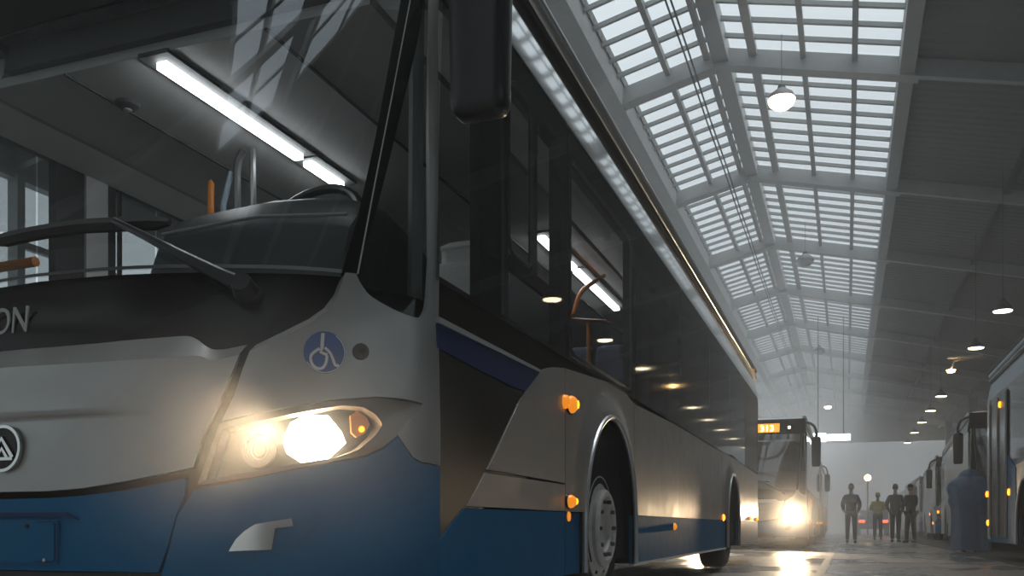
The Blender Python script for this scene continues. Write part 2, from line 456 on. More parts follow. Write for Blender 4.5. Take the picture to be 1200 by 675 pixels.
def build_bus(name):
    R = empty(name)
    F0 = FM()
    # ---- front: inner shell
    panel('inner_shell', [(-1.66, .28), (1.66, .28), (1.66, 1.27), (1.1, 1.29), (.5, 1.32), (0, 1.345), (-.5, 1.32), (-1.1, 1.29), (-1.66, 1.27)], FM(-.05), M['dark'], R, th=0)
    # ---- bonnet
    top_r = [(0, 1.100), (.152, 1.099), (.324, 1.100), (.513, 1.105), (.640, 1.109), (.662, 1.105), (.681, 1.096), (.705, 1.074), (.725, 1.061), (.74, 1.058), (.775, 1.060), (.846, 1.073)]
    in_r = [(0, 1.022), (.324, 1.017), (.655, 1.022), (.690, 1.026), (.716, 1.022), (.74, 1.012), (.761, 1.009), (.832, 1.028)]
    seam = [(.846, 1.073), (.818, .988), (.772, .874), (.729, .782), (.700, .681)]
    bot_r = [(.676, .676), (.588, .659), (.47, .639), (.313, .619), (.177, .612), (0, .612)]
    def bon_off(s, z):
        k = sstep(.64, .30, abs(s))
        return .02 + k * (.016 * sstep(.842, .864, z) - .016 * sstep(.86, 1.03, z)) + .01 * sstep(.62, .8, z) * 0
    right = in_r + [(.818, .988), (.772, .874), (.729, .782), (.700, .681)] + bot_r
    outline = right + [(-a, b) for a, b in right[::-1][1:-1]]
    bonnet = panel('front_hatch', outline, FM(bon_off), M['silver'], R, ds=.04, dz=.0125)
    A = [(-a, b) for a, b in top_r[::-1]] + top_r[1:]; B = [(-a, b) for a, b in in_r[::-1]] + in_r[1:]
    strip('hatch_edge', A, -.026, B, .0205, F0, M['silver'], bonnet, 160)
    # ---- badge
    bd = panel('badge', [(.073 * math.cos(2 * PI * i / 40), .752 + .073 * math.sin(2 * PI * i / 40)) for i in range(40)], FM(.03), M['gloss_black'], R, ds=.03, dz=.03)
    ribbon('badge_ring', [(.072 * math.cos(2 * PI * i / 40), .752 + .072 * math.sin(2 * PI * i / 40)) for i in range(40)], .010, FM(.036), M['chrome'], bd, .012, True)
    def bmark(name, pts, w): ribbon(name, pts, w, FM(.037), M['chrome'], bd, .006)
    bmark('badge_mark', [(-.046, .722), (-.004, .785), (.046, .722)], .014)
    bmark('badge_mark', [(-.022, .722), (-.001, .752), (.022, .722)], .012)
    bmark('badge_mark', [(-.046, .718), (.046, .718)], .010)
    # ---- gloss band below the windscreen, lettering
    wsb = [(1.119, 1.302), (.797, 1.310), (.55, 1.322), (.30, 1.333), (0, 1.34)]
    wsb_full = wsb + [(-a, b) for a, b in wsb[::-1][1:]]
    panel('windscreen_band', [(-1.2, 1.0), (1.2, 1.0)] + [(1.2, 1.302)] + wsb_full[:] + [(-1.2, 1.302)], FM(-.02), M['gloss_black'], R)
    lt = text_mesh('lettering', 'ON', .115, M['grey_text'], R, 'RIGHT')
    lt.scale = (.92, 1.12, 1); lt.location = (.028, front(0, 1.19).y + .012, 1.148); lt.rotation_euler = (math.radians(86), 0, math.radians(0))
    # ---- windscreen
    ws = wsb_full[::-1] + [(1.146, 1.515), (1.169, 1.795), (1.183, 2.054), (1.2, 2.322), (1.21, 2.56), (-1.21, 2.56), (-1.2, 2.322), (-1.183, 2.054), (-1.169, 1.795), (-1.146, 1.515)]
    panel('windscreen', ws, F0, M['wglass'], R, th=0)
    strip('windscreen_seal', [(-1.119, 1.302)] + [(-a, b) for a, b in wsb[1:]] + [(a, b) for a, b in wsb[::-1][1:]], .006, [(a, b + .014) for a, b in ([(-1.119, 1.302)] + [(-a, b) for a, b in wsb[1:]] + [(a, b) for a, b in wsb[::-1][1:]])], .004, F0, M['steel_dark'], R, 60)
    # ---- destination panel and roof nose
    panel('destination_panel', [(-1.42, 2.56), (1.42, 2.56), (1.42, 2.9), (-1.42, 2.9)], FM(.004), M['gloss_black'], R)
    for g in (1, -1):
        mo = (lambda o: o) if g > 0 else mirror_out
        # corner panel
        ct = [(.874, 1.073), (.954, 1.114), (1.031, 1.157), (1.074, 1.195), (1.101, 1.240), (1.112, 1.285), (1.122, 1.302)]
        ci = [(.861, 1.040), (.955, 1.082), (1.045, 1.133), (1.095, 1.174), (1.117, 1.224), (1.128, 1.285), (1.132, 1.302)]
        rest = [(1.166, 1.302)] + catmull([(1.172, 1.290), (1.192, 1.262), (1.229, 1.229), (1.311, 1.199), (1.382, 1.188), (1.425, 1.194), (1.448, 1.225), (1.455, 1.27)], 5) + [(1.455, 1.40), (1.345, 2.328), (1.335, 2.56), (1.395, 2.56), (1.408, 2.33), (1.508, 1.424), (1.534, .84), (1.534, .709), (1.429, .715), (1.392, .729), (1.356, .769), (1.331, .797)]
        hl_top = [(1.381, .852), (1.437, .908), (1.352, .915), (1.255, .913), (1.143, .899), (.999, .872), (.882, .847), (.780, .822), (.818, .905)]
        cp = panel('corner_panel', mo(ci + rest + hl_top + [(.842, .988)]), FM(.012), M['silver'], R, ds=.035)
        strip('corner_panel_edge', ct, -.028, ci, .0125, F0, M['silver'], cp, 60, mir=g)
        # headlight
        hl = panel('headlight', mo(catmull([(.712, .628), (.745, .72), (.775, .815), (.882, .842), (.999, .867), (1.143, .894), (1.255, .908), (1.352, .910), (1.428, .903), (1.378, .849), (1.322, .79), (1.28, .757), (1.214, .725), (1.093, .699), (.887, .654)], 3, True)), FM(-.075), M['reflector'], R, th=0, ds=.03, dz=.03)
        hc = [(.735, .645), (.783, .800), (.883, .822), (.999, .849), (1.143, .879), (1.212, .878), (1.254, .858), (1.281, .828), (1.257, .792), (1.2, .742), (1.13, .716), (.99, .690), (.835, .662)]
        ho = [(.709, .626), (.773, .817), (.882, .844), (.999, .869), (1.143, .897), (1.255, .911), (1.432, .905), (1.381, .849), (1.326, .79), (1.284, .757), (1.214, .724), (1.093, .698), (.887, .652)]
        hcl, hol = hc + hc[:1], ho + ho[:1]
        strip('headlight_surround', hol, .010, [(a, b) for a, b in hcl], .004, F0, M['head_bezel'], hl, 120, mir=g)
        strip('headlight_inner_wall', hcl, .004, [(a * .97 + .03 * 1.0, b * .94 + .06 * .77) for a, b in hcl], -.07, F0, M['reflector'], hl, 90, mir=g)
        panel('headlight_lens', mo(hc), FM(.003), M['lens'], hl, th=0)
        lamp = panel('main_lamp', mo([(.962, .769), (.985, .825), (1.03, .85), (1.105, .850), (1.150, .800), (1.165, .765), (1.106, .71), (1.02, .703), (.975, .73)]), FM(-.028), M['head_on'], hl, th=.04, ds=.04, dz=.03)
        cs, cz = .885, .742
        ring = [(g * (cs + .047 * math.cos(2 * PI * i / 28)), cz + .053 * math.sin(2 * PI * i / 28)) for i in range(28)]
        ribbon('inner_lamp_ring', ring, .012, FM(-.025), M['head_bezel'], hl, .05, True)
        for rr in (.016, .027): ribbon('inner_lamp_ring', [(g * (cs + rr * math.cos(2 * PI * i / 20)), cz + rr * 1.15 * math.sin(2 * PI * i / 20)) for i in range(20)], .003, FM(-.041), M['reflector'], hl, .004, True)
        panel('inner_lamp', [(g * (cs + .038 * math.cos(2 * PI * i / 24)), cz + .044 * math.sin(2 * PI * i / 24)) for i in range(24)][::1], FM(-.045), M['head_bezel'], hl, th=.02)
        panel('indicator', mo([(1.186, .80), (1.182, .855), (1.205, .872), (1.240, .852), (1.252, .828), (1.235, .80), (1.205, .785)]), FM(-.035), M['amber_lens'], hl, th=.03)
        disc('indicator_bulb', g * 1.221, .812, .010, FM(-.03), M['amber_on'], hl)
        # corner bumper
        cb = [(.700, .610), (.887, .648), (1.093, .692), (1.215, .717), (1.286, .750), (1.333, .790), (1.354, .765), (1.39, .725), (1.429, .709), (1.534, .703), (1.534, .27), (.590, .27), (.608, .347), (.637, .439), (.655, .532)]
        def bump_off(s, z):
            return .012 + .03 * sstep(.70, .60, z) * 0 + .02 * sstep(.64, .42, z) * sstep(1.5, 1.2, abs(s))
        cbp = panel('corner_bumper', mo(cb), FM(bump_off), M['blue'], R, ds=.035, dz=.04)
        # low lamp trim in the bumper
        fog = panel('bumper_trim', mo([(.822, .425), (.843, .462), (.868, .487), (.898, .505), (1.0, .524), (1.006, .50), (.955, .495), (.945, .43)]), FM(.046), M['chrome'], R, th=.02)
        panel('trim_recess', mo([(.950, .432), (.96, .494), (1.006, .50), (1.0, .523), (1.083, .535), (1.062, .487), (1.0, .442)]), FM(.037), M['blue'], fog, th=.01)
        ribbon('bumper_ledge', [(g * a, b) for a, b in ((.72, .402), (.89, .412), (1.123, .412))], [.004, .012, .003], FM(.04), M['blue'], R, .02)
        # black pillar between windscreen and quarter window, bright seam on it
        pl = [(1.119, 1.302), (1.146, 1.515), (1.169, 1.795), (1.183, 2.054), (1.2, 2.322), (1.21, 2.56)]
        pr = [(1.166, 1.302), (1.207, 1.521), (1.261, 1.899), (1.305, 2.161), (1.322, 2.326), (1.33, 2.56)]
        ap = panel('windscreen_pillar', mo(pl[::-1] + pr), FM(.004), M['gloss_black'], R)
        ribbon('pillar_seam', [(g * a, b) for a, b in ((1.172, 1.305), (1.191, 1.641), (1.215, 1.958), (1.247, 2.322), (1.27, 2.56))], .005, FM(.007), M['steel'], ap, .004)
        qw = [(1.166, 1.302), (1.207, 1.521), (1.261, 1.899), (1.305, 2.161), (1.322, 2.326), (1.33, 2.56), (1.34, 2.56), (1.345, 2.328), (1.455, 1.40), (1.455, 1.27), (1.448, 1.225), (1.425, 1.194), (1.382, 1.188), (1.311, 1.199), (1.229, 1.229), (1.192, 1.262)]
        panel('quarter_window', mo(qw), FM(-.004), M['sglass'], R, th=0)
        # hanging mirror
        mx = g * 1.475
        mir = empty('mirror', (mx, .48, 2.45), 0, R)
        sh = []
        for k in range(29):
            t = k / 28; zz = -.64 + .66 * t
            e = math.sqrt(1 - (1 - min(1, t / .085)) ** 2); u = math.sqrt(1 - (1 - min(1, (1 - t) / .10)) ** 2)
            sh.append((-.64 + .66 * (t ** 1.35 if t < .5 else t ** 1.35), 0, 0)); t = (sh[-1][0] + .64) / .66
            e = math.sqrt(1 - (1 - min(1, t / .085)) ** 2); u = math.sqrt(1 - (1 - min(1, (1 - t) / .10)) ** 2)
            sh[-1] = (sh[-1][0], (.70 + .30 * e) * (.93 + .07 * sstep(0, .8, t)) * (.4 + .6 * u), max(.05, (.45 + .55 * e) * u))
        vs = []; fs = []; n = 28
        for zz, sc, sy in sh:
            for j in range(n):
                a = 2 * PI * j / n; ca, sa = math.cos(a), math.sin(a); ex = .45
                vs.append((.099 * sc * math.copysign(abs(ca) ** ex, ca), .06 * sy * math.copysign(abs(sa) ** ex, sa), zz))
        for i in range(len(sh) - 1):
            for j in range(n): fs.append((i * n + j, i * n + (j + 1) % n, (i + 1) * n + (j + 1) % n, (i + 1) * n + j))
        fs += [tuple(range(n)), tuple(reversed(range((len(sh) - 1) * n, len(sh) * n)))]
        MB().add(vs, fs, True).build('mirror_housing', M['mirror_black'], mir)
        MB().box(-.075, .075, .052, .064, -.58, -.05).build('mirror_glass', M['chrome'], mir, bevel=.004)
        MB().tube(catmull([(0, 0, -.02), (0, .02, .12), (-g * .06, .10, .27), (-g * .2, .28, .36), (-g * .34, .45, .40)], 6), .028, 10).build('mirror_arm', M['mirror_black'], mir)
        # ---- flank
        f = LM(g); fl = g < 0
        P = lambda nm, o, m, off=0., **k: panel(nm, o, LM(g, off), m, R, flip=fl, ds=k.pop('ds', 1.), dz=k.pop('dz', 1.), **k)
        P('belt_band', [(.60, .45), (2.2, .9), (2.2, 1.1), (REAR, 1.1), (REAR, 1.34), (.60, 1.34)], M['gloss_black'], -.012)
        sp = [(fe(1.2) + .004, 1.2), (fe(.9), .9), (fe(.43), .43)] + [p for p in SWOOSH if p[1] > .44 and p[0] < 1.66] + [(1.66, 1.2)]
        P('swoosh_panel', sp, M['gloss_black'], -.004)
        P('belt_stripe', [(fe(1.1), 1.105), (1.31, 1.08), (1.47, 1.085), (1.66, 1.195), (1.62, 1.2), (fe(1.2), 1.2)], M['navy'], .004)
        P('belt_ledge', [(fe(1.2), 1.188), (1.62, 1.192), (1.66, 1.205), (fe(1.2), 1.208)], M['steel'], .012)
        sw_up = [p for p in SWOOSH if p[1] >= .712]
        P('side_panel', sw_up + [(2.06, .714)], M['silver'])
        P('side_panel', [p for p in SWOOSH if .574 <= p[1] <= .706] + [(1.015, .706), (2.06, .706), (2.06, .575)], M['silver'])
        for a, b, c in ((2.068, 3.60, A1), (3.606, 5.30, None), (5.306, 8.06, None), (8.066, 9.86, A2), (9.866, REAR, None)):
            if c: P('side_panel', silver_seg(a, b, c), M['silver'], flare(c), ds=.05, dz=.05)
            else: P('side_panel', silver_seg(a, b, c), M['silver'])
            bs = blue_seg(a, b, c)
            for o in (bs if c else [bs]): P('skirt_panel', o, M['blue'])
        P('skirt_panel', [(.575, .26), (2.06, .26), (2.06, .571)] + [p for p in SWOOSH[::-1] if .43 <= p[1] <= .572] + [(.575, .43)], M['blue'])
        MB().box(min(g * (W - .02), g * (W + .012)), max(g * (W - .02), g * (W + .012)), 3.54, 8.34, .245, .262).build('skirt_edge', M['silver_edge'], R)
        for c in (A1, A2):
            pts = [Vector((g * (W + .028), a, b)) for a, b in arch(c, 24)]
            MB().tube(pts, .016, 8).build('arch_lip', M['silver_edge'], R)
            q = arch(c, 24, .26, .01); li = MB(); vs = []
            for a, b in q: vs += [(g * (W + .01), a, b), (g * (W - .5), a, b)]
            li.add(vs, [(2 * i, 2 * i + 1, 2 * i + 3, 2 * i + 2) for i in range(len(q) - 1)], True)
            k = len(li.v); li.add([(g * (W - .5), a, b) for a, b in q], [tuple(range(len(q)))])
            li.build('arch_liner', M['dark'], R)
            wheel_parts(R, g, c, c == A2)
        # windows
        edges = [(None, 1.25), (1.262, 2.09), (2.105, 3.63), (3.642, 5.35), (5.362, 7.05), (7.062, 8.75), (8.762, 10.45), (10.462, 12.34)]
        for i, (a, b) in enumerate(edges):
            o = [(fe(1.33) + .006, 1.335), (b, 1.335), (b, 2.5), (fe(2.5), 2.5), (fe(2.0), 2.0)] if a is None else [(a, 1.335), (b, 1.335), (b, 2.5), (a, 2.5)]
            if i == len(edges) - 1: P('rear_quarter', o, M['gloss_black'])
            else: P('side_window', o, M['sglass'] if i < 3 else M['dglass'], th=0)
        # frame behind the glass
        fr = MB(); bx = lambda d0, d1, z0, z1, o0=-.03, o1=-.012: fr.box(min(g * (W + o0), g * (W + o1)), max(g * (W + o0), g * (W + o1)), d0, d1, z0, z1)
        bx(.66, REAR, 2.37, 2.5, -.05); bx(.60, REAR, 1.2, 1.36, -.05)
        if g > 0:
            bx(.98, 1.2, 1.36, 2.37, -.05); bx(1.235, 1.30, 1.36, 2.37); bx(1.60, 1.67, 1.62, 2.37); bx(1.25, 2.07, 1.57, 1.635); bx(2.02, 2.17, 1.36, 2.37, -.07)
        else:
            bx(1.317, 1.51, 1.36, 2.42, -.06); bx(1.64, 1.72, 1.36, 2.42, -.06); bx(1.78, 1.797, 1.36, 2.42); bx(2.42, 2.52, 1.36, 2.37, -.07)
        bx(3.58, 3.70, 1.36, 2.37, -.07)
        for d in (5.35, 7.05, 8.75, 10.45): bx(d - .05, d + .06, 1.36, 2.37, -.07)
        fr.build('window_frame', M['black'], R)
        if g > 0:
            wf = MB()
            wf.tube([(g * (W - .012), d, z) for d, z in roundpoly([(1.30, 1.64), (1.60, 1.64), (1.60, 2.365), (1.30, 2.365)], .08)], .008, 6, True)
            wf.tube([(g * (W - .012), d, z) for d, z in roundpoly([(2.18, 1.38), (3.57, 1.38), (3.57, 2.365), (2.18, 2.365)], .08)], .01, 6, True)
            wf.tube([(g * (W - .012), 1.215, 1.36), (g * (W - .012), 1.215, 2.36)], .012, 6)
            wf.build('window_gasket', M['pole'], R)
            for d, z, r, mm in ((5.06, .5, .022, 'amber_dim'), (8.14, .6, .03, 'amber_on'), (11.94, 2.87, .03, 'amber_dim'), (11.2, .62, .022, 'amber_on'), (12.2, .62, .025, 'amber_on')):
                MB().lathe([(r * 1.3, 0), (r * 1.25, .008), (r, .014), (r * .6, .022), (0, .024)], 16, 'X', Matrix.Translation((W + (0.0 if z < 2 else -.035), d, z))).build('marker_lamp', M[mm], R)
            for d, z, rr in ((2.135, 1.11, .045), (2.115, .625, .034)):
                L = empty('marker_lamp', (W, d, z), 0, R)
                tf = Matrix.Scale(1.35, 4, (0, 1, 0))
                MB().lathe([(rr, .004), (rr * .95, .02), (rr * .7, .034), (rr * .35, .042), (0, .044)], 20, 'X', tf).build('lens', M['amber_dim'], L)
                MB().lathe([(rr * .5, .03), (rr * .45, .043), (0, .05)], 14, 'X', Matrix.Translation((0, .012, 0))).build('bulb', M['amber_on'], L)
                MB().lathe([(rr * 1.12, 0), (rr * 1.12, .008), (rr, .010)], 20, 'X', tf).build('lamp_base', M['black'], L)
                if z > 1: MB().lathe([(rr * .8, .0), (rr * .7, .02), (0, .03)], 16, 'X', Matrix.Translation((0, -.085, .003))).build('side_lens', M['amber_dim'], L)
            MB().lathe([(.026, .002), (.022, .008), (0, .011)], 14, 'X', Matrix.Translation((W, 2.115, .55))).build('reflector', M['amber_dim'], R)
        # cove above the windows, gutter, roof rail
        prof = [(W, 2.5), (W - .0066, 2.56), (W - .0146, 2.62), (W - .0243, 2.68), (W - .0357, 2.74), (W - .0487, 2.80)]
        cv = MB(); ys = [.95, 1.3] + [1.3 + .56 * k for k in range(1, 20)] + [REAR]
        cv.add([(g * a, y, z) for y in ys for a, z in prof], [(i * 6 + j, i * 6 + j + 1, i * 6 + j + 7, i * 6 + j + 6) for i in range(len(ys) - 1) for j in range(5)], True)
        cv.build('roof_cove', M['cove'], R)
        MB().prism([(g * (W - .06), 2.795), (g * (W - .025), 2.80), (g * (W - .018), 2.815), (g * (W - .04), 2.87), (g * (W - .10), 2.88), (g * (W - .10), 2.79)], .85, REAR, 'Y').build('gutter', M['gloss_black'], R)
        MB().tube([(g * (W - .062), .85, 2.925), (g * (W - .062), REAR, 2.925)], .05, 14).build('roof_rail', M['rail'], R)
        MB().tube([(g * (W - .022), .85, 2.842), (g * (W - .022), REAR, 2.842)], .010, 8).build('gutter_bead', M['chrome'], R)
        # lower inner wall and cabin side
        MB().box(min(g * 1.2, g * 1.225), max(g * 1.2, g * 1.225), .8, REAR - .05, .3, 1.3).build('inner_wall', M['dark'], R)
        MB().prism([(g * 1.22, 2.5), (g * 1.20, 2.36), (g * .98, 2.40), (g * .90, 2.50), (g * .9, 2.56), (g * 1.2, 2.56)], .75, REAR - .1, 'Y').build('cabin_duct', M['lining'], R)
    # ---- front bumper centre
    panel('front_bumper', [(-.672, .60), (-.65, .532), (-.629, .439), (-.60, .36), (.60, .36), (.629, .439), (.65, .532), (.672, .60), (.672, .648), (.589, .632), (.471, .612), (.314, .596), (.179, .590), (0, .588), (-.179, .590), (-.314, .596), (-.471, .612), (-.589, .632), (-.672, .648)], FM(lambda s, z: .012 + .02 * sstep(.64, .42, z)), M['blue'], R, dz=.04)
    panel('lower_lip', [(-.60, .27), (.60, .27), (.60, .356), (-.60, .356)], FM(.01), M['black'], R)
    npl = panel('number_plate', roundpoly([(-.246, .383), (.246, .383), (.246, .518), (-.246, .518)], .01), FM(.042), M['blue'], R, th=.012)
    ribbon('plate_border', roundpoly([(-.240, .389), (.240, .389), (.240, .512), (-.240, .512)], .01), .004, FM(.044), M['navy'], npl, .004, True)
    for sx in (-.13, .13, .2):
        disc('plate_screw', sx, .50 if sx < .2 else .394, .006, FM(.046), M['dark'] if sx < .2 else M['chrome'], npl, .004, 10)
    ribbon('plate_recess_edge', [(-.32, .520), (-.27, .536), (.27, .536), (.32, .520)], [.003, .014, .014, .003], FM(.034), M['navy'], R, .006)
    # ---- badges on the corner: wheelchair sticker, sensor
    st = panel('access_sticker', [(1.087 + .064 * math.cos(2 * PI * i / 36), 1.041 + .066 * math.sin(2 * PI * i / 36)) for i in range(36)], FM(.0145), M['sticker'], R, th=.002)
    U = lambda a, b: (1.087 + (a - 425) / 205 * .064, 1.041 - (b - 370) / 205 * .066)
    fm = FM(.0165)
    ribbon('symbol_body', [U(405, 185), U(400, 260), U(398, 330)], .0105, fm, M['white'], st, .002)
    ribbon('symbol_seat', [U(398, 330), U(385, 370), U(450, 395)], .009, fm, M['white'], st, .002)
    ribbon('symbol_wheel', catmull([U(375, 335), U(310, 385), U(290, 430), U(310, 495), U(360, 530), U(410, 520), U(440, 465), U(447, 400)], 5), .0085, fm, M['white'], st, .002)
    ribbon('symbol_leg', catmull([U(425, 325), U(475, 370), U(505, 430), U(530, 490), U(565, 487)], 4), .008, fm, M['white'], st, .002)
    ribbon('sticker_rim', [(1.087 + .061 * math.cos(a), 1.041 + .063 * math.sin(a)) for a in [math.radians(-150 + 9 * i) for i in range(24)]], .0025, fm, M['white'], st, .002)
    sn = disc('sensor', 1.199, 1.051, .026, FM(.018), M['black'], R, .01)
    disc('sensor_lens', 1.203, 1.052, .010, FM(.021), M['gloss_black'], sn, .004)
    # ---- wipers
    for g in (1, -1):
        if g > 0: arm = [(.836, 1.223), (.75, 1.263), (.61, 1.335), (.463, 1.413), (.322, 1.484)]; bl = [(-.229, 1.482), (-.032, 1.495), (.159, 1.496), (.322, 1.484), (.524, 1.471)]
        else: arm = [(-1.0, 1.223), (-.93, 1.27), (-.85, 1.335), (-.78, 1.40), (-.72, 1.45)]; bl = [(-1.08, 1.40), (-.9, 1.44), (-.72, 1.45), (-.5, 1.45), (-.34, 1.44)]
        wp = empty('wiper', (0, 0, 0), 0, R)
        fw = FM(.05)
        MB().tube([fw(*p) for p in arm], [.026, .022, .017, .013, .011], 8).build('wiper_arm', M['mirror_black'], wp)
        MB().tube([FM(.02)(*arm[0]), FM(.075)(*arm[0])], [.04, .03], 14).build('wiper_pivot', M['mirror_black'], wp)
        MB().tube([FM(.03)(*p) for p in resample(bl, 14)], [.010] + [.024] * 12 + [.010], 6).build('wiper_blade', M['rubber'], wp)
    # ---- cabin
    MB().box(-1.2, 1.2, .75, REAR - .1, .86, .9).build('cabin_floor', M['dark'], R)
    MB().box(-.95, .95, .70, REAR - .1, 2.40, 2.44).build('cabin_ceiling', M['lining'], R)
    ld = MB()
    for q in (-.5, .5):
        ld.box(q - .006, q + .006, .7, 12, 2.392, 2.402)
    ld.build('ceiling_seam', M['lining_dark'], R)
    for (q, d0, d1) in ((-.03, .74, 1.72), (-.03, 1.80, 2.12), (.72, 3.35, 4.1), (.72, 4.16, 5.4), (-.72, 3.35, 5.4)):
        st_ = MB().box(q - .024, q + .024, d0, d1, 2.358, 2.385).build('strip_light', M['strip'], R)
        MB().box(q - .075, q + .075, d0 - .05, d1 + .05, 2.386, 2.405).build('strip_light_tray', M['lining_dark'], st_)
    dl = MB().lathe([(0, 2.37), (.03, 2.372), (.05, 2.385), (.055, 2.402)], 20, 'Z', Matrix.Translation((-.45, 1.0, 0))).build('ceiling_spot', M['lining_dark'], R)
    MB().lathe([(0, 2.362), (.018, 2.366), (.02, 2.38)], 14, 'Z', Matrix.Translation((-.45, 1.0, 0))).build('spot_bulb', M['lampoff'], dl)
    # dashboard
    prof = [(.30, 1.25), (.345, 1.40), (.352, 1.425), (.385, 1.53), (.395, 1.545), (.47, 1.635), (.55, 1.672), (.64, 1.68), (.80, 1.64), (.92, 1.56), (.95, 1.2)]
    qs = [.22, .28, .38, .5, .65, .8, .92, 1.0, 1.03]
    hs = [.80, .93, .97, .985, 1.0, 1.0, .98, .92, .80]
    db = MB(); n = len(prof)
    db.add([(q, d + (.10 if q > 1.0 else 0) + max(0, q - .7) * .28 + (.04 if q < .25 else 0), 1.25 + (z - 1.25) * (h if z > 1.3 else 1)) for q, h in zip(qs, hs) for d, z in prof],
           [(i * n + j, i * n + j + 1, (i + 1) * n + j + 1, (i + 1) * n + j) for i in range(len(qs) - 1) for j in range(n - 1)] + [tuple(range(n)), tuple(reversed(range((len(qs) - 1) * n, len(qs) * n)))], True)
    dash = db.build('dashboard', M['dash'], R, auto=50)
    MB().tube([(.3 + .1 * k, .37 + max(0, .3 + .1 * k - .7) * .28, 1.535 + .004 * min(k, 4)) for k in range(8)], .006, 6).build('dashboard_trim', M['steel'], dash)
    MB().box(-1.1, .24, .30, .62, 1.05, 1.335).build('low_dashboard', M['dash'], R, bevel=.02)
    sw = empty('steering_wheel', (.56, .92, 1.70), 0, R); sw.rotation_euler = (math.radians(62), 0, 0)
    MB().tube([(.215 * math.cos(2 * PI * i / 32), .215 * math.sin(2 * PI * i / 32), 0) for i in range(32)], .019, 8, True).build('wheel_rim', M['black'], sw)
    MB().tube([(-.2, 0, 0), (0, 0, -.04), (.2, 0, 0)], .014, 6).tube([(0, -.2, 0), (0, 0, -.04)], .014, 6).lathe([(.0, .0), (.06, -.01), (.07, -.05), (0, -.06)], 16).build('wheel_spokes', M['lining_dark'], sw)
    ho_ = MB().prism([(.66, 2.44), (.90, 2.44), (.90, 2.58), (.70, 2.58)], -.8, .8, 'X').build('sign_housing', M['lining_dark'], R)
    # poles and rails
    MB().tube(catmull([(-.30, 1.6, .9), (-.315, 1.6, 2.1), (-.31, 1.6, 2.33), (-.27, 1.6, 2.40)], 5), .019, 8).build('grab_pole', M['pole'], R)
    MB().tube([(-.215, 1.6, .9), (-.222, 1.6, 2.40)], .017, 8).build('grab_pole', M['pole'], R)
    MB().tube([(-.42, 1.6, 1.0), (-.40, 1.6, 2.14), (-.35, 1.6, 2.30)], .015, 8).build('grab_pole', M['paleblue'], R)
    MB().tube([(-.478, 1.6, 1.0), (-.478, 1.6, 2.26), (-.478, 1.6, 2.275)], [.017, .017, .005], 8).build('orange_pole', M['orange'], R)
    MB().tube([(-1.2, .9, 1.70), (-.885, .9, 1.706)], .024, 8).build('orange_handle', M['orange'], R)
    MB().box(-1.215, -1.2, 1.50, 1.65, .9, 2.42).build('door_post', M['lining'], R)
    MB().tube(catmull([(.875, 3.56, 1.90), (.875, 3.72, 2.08), (.875, 4.0, 2.22), (.875, 4.36, 2.37)], 5), .017, 8).build('orange_rail', M['orange'], R)
    MB().tube([(.875, 3.5, 1.86), (.875, 4.4, 2.04), (.875, 5.1, 2.13)], .013, 8).build('orange_rail', M['orange'], R)
    MB().tube([(.875, 3.94, 1.0), (.875, 3.94, 1.95)], .017, 8).build('orange_pole', M['orange'], R)
    MB().tube([(1.12, .72, 1.2), (1.12, .74, 2.4)], .028, 8).build('corner_pole', M['steel'], R)
    MB().box(-1.15, -.55, 2.3, 2.34, .9, 2.3).build('cabin_partition', M['lining'], R, bevel=.01)
    # seats
    def seat(q, d, nm, mm, hd=.0):
        s = empty(nm, (q, d, .9), 0, R)
        MB().box(-.21, .21, -.2, .24, .38, .50).build('seat_cushion', mm, s, bevel=.05)
        MB().prism([(.18, .42), (.30, .42), (.42, .98 + hd), (.38, 1.02 + hd), (.32, 1.0 + hd)], -.21, .21, 'X').build('seat_back', mm, s, bevel=.035)
        MB().box(-.15, .15, -.1, .15, 0, .39).build('seat_base', M['lining_dark'], s)
        return s
    ds_ = seat(.90, 1.36, 'driver_seat', M['seat_grey'], -.16)
    MB().box(-.14, .14, .345, .375, .91, .935).build('headrest_highlight', M['white'], ds_, bevel=.01)  # white band standing in for a highlight on the headrest
    MB().box(-.15, .15, .35, .44, .80, .96).build('headrest', M['seat_grey'], ds_, bevel=.05)
    for d in (4.3, 5.15, 6.0, 7.9):
        for q in (-.95, -.5, .5, .95): seat(q, d, 'passenger_seat', M['seat'])
    # ---- roof, rear, underbody
    rv = MB(); k = 15; qs = [-1.19 + 2.38 * i / (k - 1) for i in range(k)]
    ys = []
    for q in qs:
        e = D * (1 - (1 - min(.999, abs(q) / W) ** NN) ** (1 / NN)); y0 = e + rake(2.9) * (1 - e / D)
        ys.append([y0, y0 + .12, y0 + .4, 3, 6, 9, REAR])
    rv.add([(q, y, 2.9 + (.09 - .05 * (q / 1.2) ** 2) * (0 if j == 0 else (.7 if j == 1 else 1))) for q, yy in zip(qs, ys) for j, y in enumerate(yy)],
           [(i * 7 + j, i * 7 + j + 1, i * 7 + j + 8, i * 7 + j + 7) for i in range(k - 1) for j in range(6)], True)
    rv.build('roof', M['silver_edge'], R)
    rp = roundpoly([(-W, .3), (W, .3), (W, 2.5), (1.18, 2.92), (-1.18, 2.92), (-W, 2.5)], .12)
    rear = MB().prism(rp, REAR - .02, REAR + .06, 'Y').build('rear_panel', M['gloss_black'], R, bevel=.03)
    MB().box(-1.0, 1.0, REAR + .05, REAR + .075, 1.5, 2.35).build('rear_window', M['gloss_black'], rear, bevel=.02)
    for g in (1, -1): MB().box(g * 1.1 - .07, g * 1.1 + .07, REAR + .05, REAR + .085, .85, 1.25).build('tail_lamp', M['red_on'] if False else M['amber_dim'], rear, bevel=.02)
    ub = MB().box(-.85, .85, .7, REAR - .1, .32, .86); ub.box(-1.18, 1.18, 3.6, 8.25, .3, .86); ub.box(-1.18, 1.18, 9.65, REAR - .05, .34, .86)
